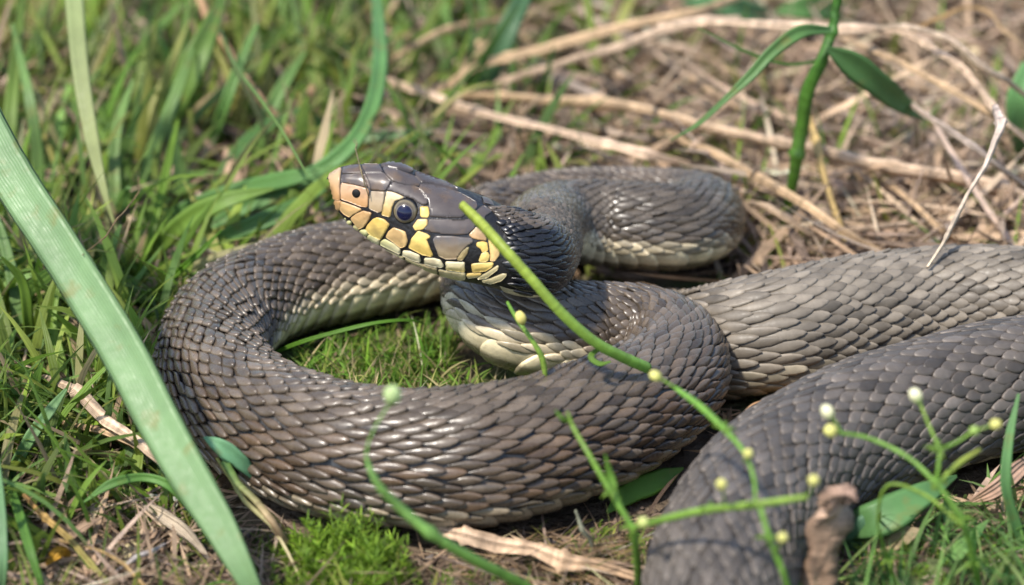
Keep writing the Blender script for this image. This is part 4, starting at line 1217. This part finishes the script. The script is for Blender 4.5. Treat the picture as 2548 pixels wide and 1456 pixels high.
for q_, (x_, y_, z_) in enumerate([(1575, 1315, 2.4), (1520, 1225, 2.9), (1800, 1068, 4.1), (1760, 1268, 3.3), (1880, 1255, 3.6), (1915, 1340, 3.2)]):
    whorl(fa_, x_, y_, z_, 4, 34, 300 + 9 * q_)
bud_at(fa_, 1632, 936, 4.4, 14, BY, 1682, 967, 4.2)
bud_at(fa_, 1861, 1130, 4.1, 12, BY, 1852, 1148, 3.95)
bud_at(fa_, 1795, 1206, 4.0, 14, BY, 1803, 1264, 3.4)
bud_at(fa_, 2024, 1196, 4.3, 14, BY, 2010, 1236, 3.8)
bud_at(fa_, 1947, 1338, 3.6, 13, BY, 1930, 1376, 3.0)
bud_at(fa_, 1600, 1300, 3.0, 15, (0.55, 0.60, 0.2), 1578, 1318, 2.4)
fb_ = empty('budding_plant', V(2430, 1500, 0), 'branching light green budding plant growing before the lower edge of the thick coil', 'plant', 'budding plants')
ST(fb_, [(2440, 1520, 0), (2425, 1400, 1.7), (2390, 1290, 2.7), (2330, 1205, 3.3), (2262, 1140, 3.6), (2160, 1090, 3.8), (2082, 1076, 3.9)], [16, 16, 15, 13, 12, 11, 10], LG, (0.18, 0.33, 0.06), seed=8)
ST(fb_, [(2330, 1205, 3.3), (2335, 1160, 3.6), (2336, 1120, 3.8), (2312, 1060, 4.0), (2290, 1005, 4.2)], [10, 10, 9, 8, 7], LG, YG, seed=9)
ST(fb_, [(2336, 1120, 3.8), (2385, 1098, 3.9), (2420, 1075, 4.0), (2458, 1062, 4.1)], [8, 8, 7, 5], LG, YG, seed=10)
ST(fb_, [(2400, 1310, 2.5), (2300, 1230, 2.9), (2215, 1205, 3.0), (2185, 1290, 2.2), (2210, 1390, 1.2), (2240, 1480, 0.3)], [10, 10, 9, 9, 10, 10], YG, LG, seed=11)
ST(fb_, [(2330, 1205, 3.3), (2390, 1150, 3.5), (2440, 1118, 3.6)], [8, 13, 8], YG, (0.30, 0.33, 0.06), seed=12)
for q_, (x_, y_, z_) in enumerate([(2330, 1205, 3.3), (2336, 1120, 3.8), (2425, 1400, 1.7), (2390, 1290, 2.7), (2210, 1390, 1.2)]):
    whorl(fb_, x_, y_, z_, 5, 36, 400 + 9 * q_)
bud_at(fb_, 2068, 1072, 4.0, 17, BY, 2084, 1076, 3.9)
bud_at(fb_, 2060, 1026, 4.2, 17, BW, 2092, 1072, 3.9)
bud_at(fb_, 2279, 986, 4.3, 17, BW, 2291, 1008, 4.2)
bud_at(fb_, 2476, 1056, 4.2, 14, BY, 2456, 1062, 4.1)
bud_at(fb_, 2424, 1072, 4.2, 13, (0.34, 0.48, 0.12), 2420, 1078, 4.0)
st = empty('cut_weed', V(1585, 905, 2.1), 'thick yellow green stem lying from the nape across to the front coil', 'weed')
part('stalk', stalk_mesh('stalk', [(1150, 508, 5.35), (1195, 552, 5.2), (1250, 612, 5.0), (1325, 695, 4.5), (1400, 780, 3.9), (1480, 850, 3.3), (1550, 888, 2.85), (1612, 915, 2.45)], [20, 24, 24, 23, 24, 25, 26, 26], (0.30, 0.36, 0.05), (0.17, 0.33, 0.05), mat=M_STEM, nodes=0, seed=20, sides=12), st)
part('leaflet', blade_mesh('leaflet', [(1500, 862, 3.1), (1470, 888, 3.0), (1490, 905, 2.9), (1520, 900, 2.9)], [8, 16, 14, 4], (0.18, 0.32, 0.05), seed=21), st)
bt = empty('budding_weed', V(1355, 940, 2.4), 'small green stem with one yellow bud leaning on the inner coil', 'weed')
part('stalk', stalk_mesh('stalk', [(1262, 752, 3.5), (1290, 800, 3.4), (1325, 850, 3.1), (1348, 890, 2.8), (1358, 940, 2.4)], [8, 11, 12, 16, 12], LG, YG, mat=M_STEM, seed=22), bt)
part('bud', bud_mesh('bud', V(1296, 792, 3.65), 13 * 0.0075, (0.78, 0.68, 0.22), axis=(-0.3, -0.2, 1), long=1.6), bt)
fg = empty('budding_weed', V(1420, 1540, 0), 'green stem with a pale round bud bending over the front coil', 'weed')
part('stalk', stalk_mesh('stalk', [(1430, 1550, 0.0), (1300, 1455, 1.2), (1180, 1392, 2.0), (1080, 1332, 2.6), (990, 1258, 3.1), (935, 1195, 3.6), (912, 1130, 4.0), (935, 1060, 4.5), (972, 1000, 4.9)], [26, 28, 28, 27, 26, 20, 8, 6, 6], (0.13, 0.28, 0.04), (0.18, 0.33, 0.08), mat=M_STEM, nodes=1, seed=23, sides=11), fg)
part('bud', bud_mesh('bud', V(976, 984, 5.0), 19 * 0.0075, (0.50, 0.62, 0.28), axis=(0.1, -0.2, 1)), fg)

# ------------------------------------------------------------------ grass, moss and litter that nobody could count
samp = np.concatenate([PC[::4], head_rings.mean(1)])
samr = np.concatenate([PR[::4], np.full(len(head_rings), 0.85)])
spx, sdz = proj(samp)
srp = samr / (sdz * KS)


TRP = np.vstack(TR_P); TRR = np.concatenate(TR_R)
tpx, tdz = proj(TRP)


def stamp(px, rad, dz_):
    """coarse picture of how far away a set of discs lies"""
    D = np.zeros((370, 640))
    for (x, y), r, d in zip(px / 4, rad / 4, dz_):
        x0, x1 = int(max(0, x - r)), int(min(639, x + r + 1))
        y0, y1 = int(max(0, y - r)), int(min(369, y + r + 1))
        if x1 <= x0 or y1 <= y0:
            continue
        gy_, gx_ = np.mgrid[y0:y1, x0:x1]
        m_ = (gx_ - x) ** 2 + (gy_ - y) ** 2 <= max(r, 0.7) ** 2
        sub_ = D[y0:y1, x0:x1]
        sub_[m_] = np.maximum(sub_[m_], d)
    return D


D_TR, D_SN = stamp(tpx, TRR, tdz), stamp(spx, srp, sdz)


def before(D, p):
    q, dz_ = proj(p)
    ix = (q[:, 0] / 4).astype(int); iy = (q[:, 1] / 4).astype(int)
    ok = (ix >= 0) & (ix < 640) & (iy >= 0) & (iy < 370)
    return ok & (dz_ < D[np.clip(iy, 0, 369), np.clip(ix, 0, 639)])


def covers_traced(p):
    return before(D_TR, p)


def covers_snake(p):
    """True where a point stands in front of the snake as seen in the photograph"""
    return before(D_SN, p)


def in_snake(p):
    out = np.zeros(len(p), bool)
    for i in range(0, len(p), 4000):
        d = np.linalg.norm(p[i:i + 4000, None, :2] - samp[None, :, :2], axis=-1)
        out[i:i + 4000] = ((d < samr[None] * 0.8) & (samp[None, :, 2] < 2.6) & (samp[None, :, 2] > -0.3)).any(1)
    return out


loopxy = PC[(S > s_at(14)) & (S < s_at(34))][::6, :2]


def field(name, roots, az, a0, bend, L, w, col, tipcol=None, seg=6, keep_front=0.02, mat=None, fold=0.25, check=True):
    n = len(roots)
    t = np.linspace(0, 1, seg + 1)
    angv = a0[:, None] + bend[:, None] * t[None]
    dx = np.sin(angv); dzv = np.cos(angv)
    stp = L[:, None] / seg
    hx = np.concatenate([np.zeros((n, 1)), np.cumsum(dx[:, :-1] * stp, 1)], 1)
    hz = np.concatenate([np.zeros((n, 1)), np.cumsum(dzv[:, :-1] * stp, 1)], 1)
    c = roots[:, None] + np.stack([hx * np.cos(az)[:, None], hx * np.sin(az)[:, None], hz], -1)
    if check:
        bad = np.zeros(n, bool)
        for k in (seg // 2, seg - 1, seg):
            bad |= covers_snake(c[:, k])
        hide = np.zeros(n, bool)
        for k in range(1, seg + 1):
            hide |= covers_traced(c[:, k])
        bad |= hide & (rng.random(n) < 0.8)
        stray = inside(loopxy, c[:, -1, :2]) & ~inside(loopxy, roots[:, :2])
        keep = (~bad | (rng.random(n) < keep_front)) & ~in_snake(roots) & ~stray & ~(inside(loopxy, roots[:, :2]) & (w > 0.09))
        c, az, w, col, L = c[keep], az[keep], w[keep], col[keep], L[keep]
        if tipcol is not None:
            tipcol = tipcol[keep]
        angv = angv[keep]
        n = len(c)
    sidev = np.stack([-np.sin(az), np.cos(az), np.zeros(n)], -1)
    tw = rng.normal(size=n) * 0.5
    tang = norm(np.gradient(c, axis=1))
    nmv = norm(np.cross(tang, sidev[:, None]))
    sv_ = sidev[:, None] * np.cos(tw)[:, None, None] + nmv * np.sin(tw)[:, None, None]
    pw = np.interp(t, [0, 0.3, 0.7, 1], [0.7, 1, 0.8, 0.05])
    ww = (w[:, None] * pw[None] * 0.5)[..., None]
    v = np.stack([c - sv_ * ww, c + nmv * ww * fold, c + sv_ * ww], 2)      # n, seg+1, 3, 3
    base = np.arange(n * (seg + 1) * 3).reshape(n, seg + 1, 3)
    f = np.stack([base[:, :-1, :-1], base[:, :-1, 1:], base[:, 1:, 1:], base[:, 1:, :-1]], -1).reshape(-1, 4)
    tc_ = tipcol if tipcol is not None else col
    cc = col[:, None] * (1 - t[None, :, None] ** 2) + tc_[:, None] * t[None, :, None] ** 2
    cc = np.repeat(cc[:, :, None], 3, 2)
    al = np.broadcast_to(np.array([0.0, 0.5, 1.0]), cc.shape[:3])
    cc = np.concatenate([cc, al[..., None]], -1)
    return v.reshape(-1, 3), f, cc.reshape(-1, 4)


def fuse(name, parts, mat, label, cat):
    vs_, fs, cs, o_ = [], [], [], 0
    for v, f, c in parts:
        vs_.append(v); fs.append(f + o_); cs.append(c); o_ += len(v)
    return obj(name, mesh(name, np.vstack(vs_), np.vstack(fs), np.vstack(cs), mat), None, label, cat, kind='stuff')


def on_ground(x, y, dz=0.0):
    return np.stack([x, y, ground_z(x, y) + dz], -1)


def noise2(x, y, s, ph):
    return (np.sin(x * s + ph) * np.cos(y * s * 1.3 + ph * 2.1) + np.sin(x * s * 2.1 - y * s * 1.7 + ph * 3) * 0.6 + np.sin(y * s * 3.3 + x * s * 0.9 + ph) * 0.4) / 2 * 0.5 + 0.5


def mixc(cols, n):
    a = np.array(cols)
    i = rng.integers(0, len(a), n)
    j = rng.integers(0, len(a), n)
    k = rng.random((n, 1))
    return np.clip((a[i] * k + a[j] * (1 - k)) * np.exp(rng.normal(size=(n, 1)) * 0.28) * 1.15, 0, 0.8)


GR = [(0.11, 0.19, 0.022), (0.15, 0.23, 0.03), (0.08, 0.16, 0.025), (0.18, 0.24, 0.04), (0.13, 0.22, 0.06)]
OL = [(0.20, 0.22, 0.04), (0.25, 0.23, 0.06), (0.15, 0.17, 0.03)]
DR = [(0.52, 0.36, 0.23), (0.40, 0.28, 0.18), (0.32, 0.22, 0.15), (0.60, 0.46, 0.32), (0.46, 0.34, 0.26)]
DB = [(0.17, 0.11, 0.07), (0.24, 0.16, 0.10), (0.11, 0.075, 0.055)]


def spread(n, x0, x1, y0, y1):
    return rng.uniform(x0, x1, n), rng.uniform(y0, y1, n)


greenp, dryp, mossp = [], [], []


def add_grass(n, box, Lr, wr, cols, lean=(0.1, 0.9), bend=(0.2, 1.3), dens=None, dst=None, azm=None, tip=None, keep=0.02, dz=0.0, seg=6):
    x, y = spread(n, *box)
    if dens is not None:
        k = rng.random(n) < dens(x, y)
        x, y = x[k], y[k]
    m = len(x)
    az = rng.uniform(0, 2 * math.pi, m) if azm is None else azm[0] + rng.normal(size=m) * azm[1]
    r = on_ground(x, y, dz * rng.random(m) - 0.05)
    col = mixc(cols, m)
    dst.append(field('f', r, az, rng.uniform(*lean, m), rng.uniform(*bend, m), rng.uniform(*Lr, m), rng.uniform(*wr, m), col,
                     mixc(tip, m) if tip else None, seg=seg, keep_front=keep))


leftness = lambda x, y: np.clip(0.5 - (x - 0.5 + 0.10 * y) / 9.0, 0, 1)
# thick green grass on the left and behind the head
add_grass(6500, (-16, 3, 0.5, 24), (1.0, 4.2), (0.07, 0.34), GR + GR + OL[:2] + DR[1:3], dens=lambda x, y: np.clip(leftness(x, y) * 0.8 + 0.15, 0, 1) * (0.5 + 0.5 * noise2(x, y, 0.8, 1)), dst=greenp, azm=(0.7, 1.5))
add_grass(3600, (-13, -6.0, -9, 3), (0.9, 3.4), (0.06, 0.24), GR + GR + OL[:1] + DR[1:2], dens=lambda x, y: np.clip((y + 7.5) / 3.5, 0.05, 1), dst=greenp)
# olive and green tufts further right, patchy
add_grass(8000, (0, 18, 2.5, 24), (0.8, 2.8), (0.04, 0.14), GR[:3] + OL * 2, dens=lambda x, y: np.clip((noise2(x, y, 0.9, 2.2) - 0.42) * 3.2, 0.10, 0.8), dst=greenp)
# far beyond the picture: the same turf going on
add_grass(9000, (-60, 60, 24, 100), (2, 6), (0.15, 0.5), GR + OL + DR[:2], dst=greenp, seg=4)
add_grass(3500, (-50, -16, -30, 24), (2, 5), (0.12, 0.4), GR + OL + DR[:2], dst=greenp, seg=4)
add_grass(3500, (16, 50, -30, 24), (2, 5), (0.12, 0.4), GR + OL + DR[:2], dst=greenp, seg=4)
add_grass(4500, (-18, 18, -34, -12.6), (0.6, 2.2), (0.05, 0.2), GR + OL + DR[:2], dst=greenp, seg=4)
add_grass(2500, (12, 18, -13, 3), (0.8, 2.6), (0.05, 0.2), GR + OL + DR[:2], dst=greenp, seg=4)
# fine short grass inside the coil and round it
add_grass(4200, (-6, 1.5, -5.2, 1.2), (0.4, 1.4), (0.025, 0.08), [(0.11, 0.23, 0.02), (0.15, 0.27, 0.03), (0.08, 0.18, 0.02), (0.24, 0.28, 0.06)], dst=greenp, keep=0.0)
add_grass(1100, (-5.5, 1.0, -5.0, -0.5), (0.5, 1.5), (0.02, 0.06), [(0.36, 0.34, 0.12), (0.34, 0.28, 0.14), (0.45, 0.36, 0.2)], dst=greenp, keep=0.0)
add_grass(1500, (1.0, 6, -0.6, 2.6), (0.3, 1.0), (0.03, 0.08), GR, dst=greenp, keep=0.0)
# foreground, right corner: weak green growth
add_grass(3600, (4.5, 12.5, -12.5, -4.0), (0.5, 2.8), (0.02, 0.10), [(0.10, 0.21, 0.04), (0.14, 0.25, 0.06), (0.08, 0.18, 0.05), (0.20, 0.25, 0.08)], dst=greenp, keep=0.01, dens=lambda x, y: 0.35 + 0.65 * noise2(x, y, 1.2, 5))
# foreground middle and left: thin grass on soil
add_grass(2600, (-12, 4.5, -13, -6.5), (0.4, 1.6), (0.02, 0.07), GR[:3] + OL, dst=greenp, keep=0.0, dens=lambda x, y: np.clip((noise2(x, y, 1.1, 3.3) - 0.30) * 2.2, 0.05, 1))
# dead grass, mostly flat
flat = dict(lean=(1.1, 1.75), bend=(-0.5, 0.5))
add_grass(9000, (-1, 18, 2.0, 24), (1.4, 5.0), (0.06, 0.22), DR + DR + DB[1:2], dens=lambda x, y: np.clip(0.35 + x / 12, 0.15, 1), dst=dryp, dz=0.9, **flat)
add_grass(5000, (-14, 2, 0.5, 24), (1.0, 3.5), (0.06, 0.22), DR + DB, dst=dryp, dz=0.5, **flat)
add_grass(2200, (2, 18, 2.0, 22), (1.2, 3.0), (0.03, 0.10), DR, dst=dryp, dz=0.2, lean=(0.2, 1.0), bend=(0.2, 1.2))
add_grass(5200, (-12, 12, -13, -6.0), (0.4, 2.2), (0.015, 0.07), DR + DB, dst=dryp, dz=0.3, keep=0.0, **flat)
add_grass(2600, (-13, -5.5, -10, 2), (0.5, 2.4), (0.03, 0.10), DR + DB, dst=dryp, dz=0.35, **flat)
add_grass(900, (-6, 1.5, -5.2, 0.0), (0.3, 1.2), (0.02, 0.05), DR + DB, dst=dryp, dz=0.05, keep=0.0, **flat)
add_grass(1800, (4, 12, -12, -3), (0.4, 2.0), (0.02, 0.12), DR + DB, dst=dryp, dz=0.3, keep=0.0, **flat)
add_grass(500, (4.0, 6.0, -4.0, -1.0), (0.3, 1.0), (0.05, 0.16), [(0.45, 0.28, 0.15), (0.40, 0.26, 0.16)], dst=dryp, dz=0.3, keep=0.0, **flat)


fc = V(1330, 1365, 0.5)
add_grass(260, (fc[0] - 1.6, fc[0] + 1.6, fc[1] - 0.5, fc[1] + 0.7), (0.4, 1.3), (0.012, 0.03), [(0.62, 0.42, 0.24), (0.5, 0.32, 0.16)], dst=dryp, dz=0.5, keep=0.0, azm=(-0.35, 0.5), **flat)


# scraps of small dead and green leaves between the blades
add_grass(240, (4.5, 12, -12.5, -4), (0.5, 1.3), (0.2, 0.5), [(0.10, 0.20, 0.05), (0.13, 0.24, 0.07), (0.36, 0.24, 0.16), (0.30, 0.2, 0.12)], dst=greenp, lean=(0.7, 1.5), bend=(-0.3, 0.6), keep=0.0, dz=0.3)
add_grass(700, (-14, 1, 0.5, 22), (0.6, 1.6), (0.2, 0.5), [(0.40, 0.27, 0.18), (0.30, 0.2, 0.13), (0.5, 0.38, 0.28), (0.12, 0.07, 0.05)], dst=dryp, lean=(0.8, 1.6), bend=(-0.3, 0.6), keep=0.0, dz=0.5)
add_grass(260, (-13, -5.5, -12.5, 1), (0.4, 1.2), (0.12, 0.4), [(0.40, 0.27, 0.18), (0.30, 0.2, 0.13), (0.14, 0.24, 0.05)], dst=dryp, lean=(0.8, 1.6), bend=(-0.3, 0.6), keep=0.0, dz=0.3)


# moss: little shoots set round with fine leaves
def moss(cx, cy, rad, n, hgt, cols, dst, lv=34, keep=0.3):
    R_ = rad * np.sqrt(rng.random(n)); f_ = rng.uniform(0, 2 * math.pi, n)
    x, y = cx + R_ * np.cos(f_), cy + R_ * np.sin(f_) * 0.8
    base = on_ground(x, y, -0.05)
    hh = hgt * (0.5 + 0.6 * rng.random(n)) * (1 - 0.5 * (R_ / rad) ** 2)
    ax = norm(np.stack([rng.normal(size=n) * 0.28, rng.normal(size=n) * 0.28, np.ones(n)], -1))
    q = np.tile(np.linspace(0.1, 1, lv), n)
    sh = np.repeat(np.arange(n), lv)
    roots = base[sh] + ax[sh] * (hh[sh] * q)[:, None]
    m = len(roots)
    az = (np.tile(np.arange(lv) * 2.4, n) + rng.normal(size=m) * 0.3)
    dst.append(field('m', roots, az, rng.uniform(0.5, 1.1, m), rng.uniform(0.1, 0.6, m), hgt * rng.uniform(0.16, 0.30, m) * (1.1 - 0.5 * q), np.full(m, 0.028), mixc(cols, m), seg=3, keep_front=keep))


MO = [(0.16, 0.27, 0.02), (0.22, 0.33, 0.03), (0.12, 0.22, 0.02)]
mc = V(860, 1400, 0.3)
moss(mc[0], mc[1], 1.0, 90, 1.5, MO, mossp, keep=1.0)
mc = V(790, 1340, 0.3)
moss(mc[0], mc[1], 0.7, 50, 0.9, MO, mossp, keep=0.3)
for (a, b, r_, n_, h_) in [(430, 1290, 0.9, 50, 0.6), (700, 1450, 1.0, 40, 0.6), (1180, 1460, 1.2, 50, 0.5), (920, 940, 1.0, 22, 0.4), (1120, 870, 1.0, 18, 0.4),
                           (2200, 1430, 1.6, 80, 0.8), (2450, 1400, 1.2, 60, 0.8), (330, 1130, 0.9, 40, 0.6), (1500, 1330, 0.8, 40, 0.5)]:
    mc = V(a, b, 0.2)
    moss(mc[0], mc[1], r_, n_, h_, MO + GR[:2], mossp, keep=0.02, lv=22)
fuse('grass', greenp, M_GRASS, 'green turf of fine grass blades growing all round the snake', 'grass')
fuse('dead_grass', dryp, M_STRAW, 'matted tan and brown dead grass lying on the ground', 'dead grass')
fuse('moss', mossp, M_GRASS, 'bright green feathery moss growing in small cushions', 'moss')

# crumbs of soil
n = 2600
x, y = spread(n, -12, 6, -13, -5.5)
r_ = on_ground(x, y, 0.0)
k = ~in_snake(r_) & ~covers_snake(r_ + np.array([0, 0, 0.3]))
r_ = r_[k]; n = len(r_)
oc = np.array([(1, 0, 0), (0, 1, 0), (-1, 0, 0), (0, -1, 0), (0, 0, 1), (0.6, 0.6, 0.6), (-0.6, 0.6, 0.6), (-0.6, -0.6, 0.6), (0.6, -0.6, 0.6)], float)
of = np.array([(0, 1, 5), (1, 2, 6), (2, 3, 7), (3, 0, 8), (5, 1, 6), (6, 2, 7), (7, 3, 8), (8, 0, 5), (5, 6, 4), (6, 7, 4), (7, 8, 4), (8, 5, 4)])
sz = np.exp(rng.normal(size=(n, 1, 1)) * 0.5) * 0.07
v = r_[:, None] + oc[None] * sz * (1 + 0.35 * rng.normal(size=(n, len(oc), 3)))
f = of[None] + (np.arange(n) * len(oc))[:, None, None]
cc = np.repeat(mixc([(0.10, 0.07, 0.05), (0.07, 0.05, 0.038), (0.15, 0.11, 0.085), (0.13, 0.115, 0.11)], n)[:, None], len(oc), 1)
obj('soil_crumbs', mesh('soil_crumbs', v.reshape(-1, 3), f.reshape(-1, 3), cc.reshape(-1, 3), M_CRUMB), None, 'dark crumbs of bare soil beside the broad leaf', 'soil', kind='stuff')
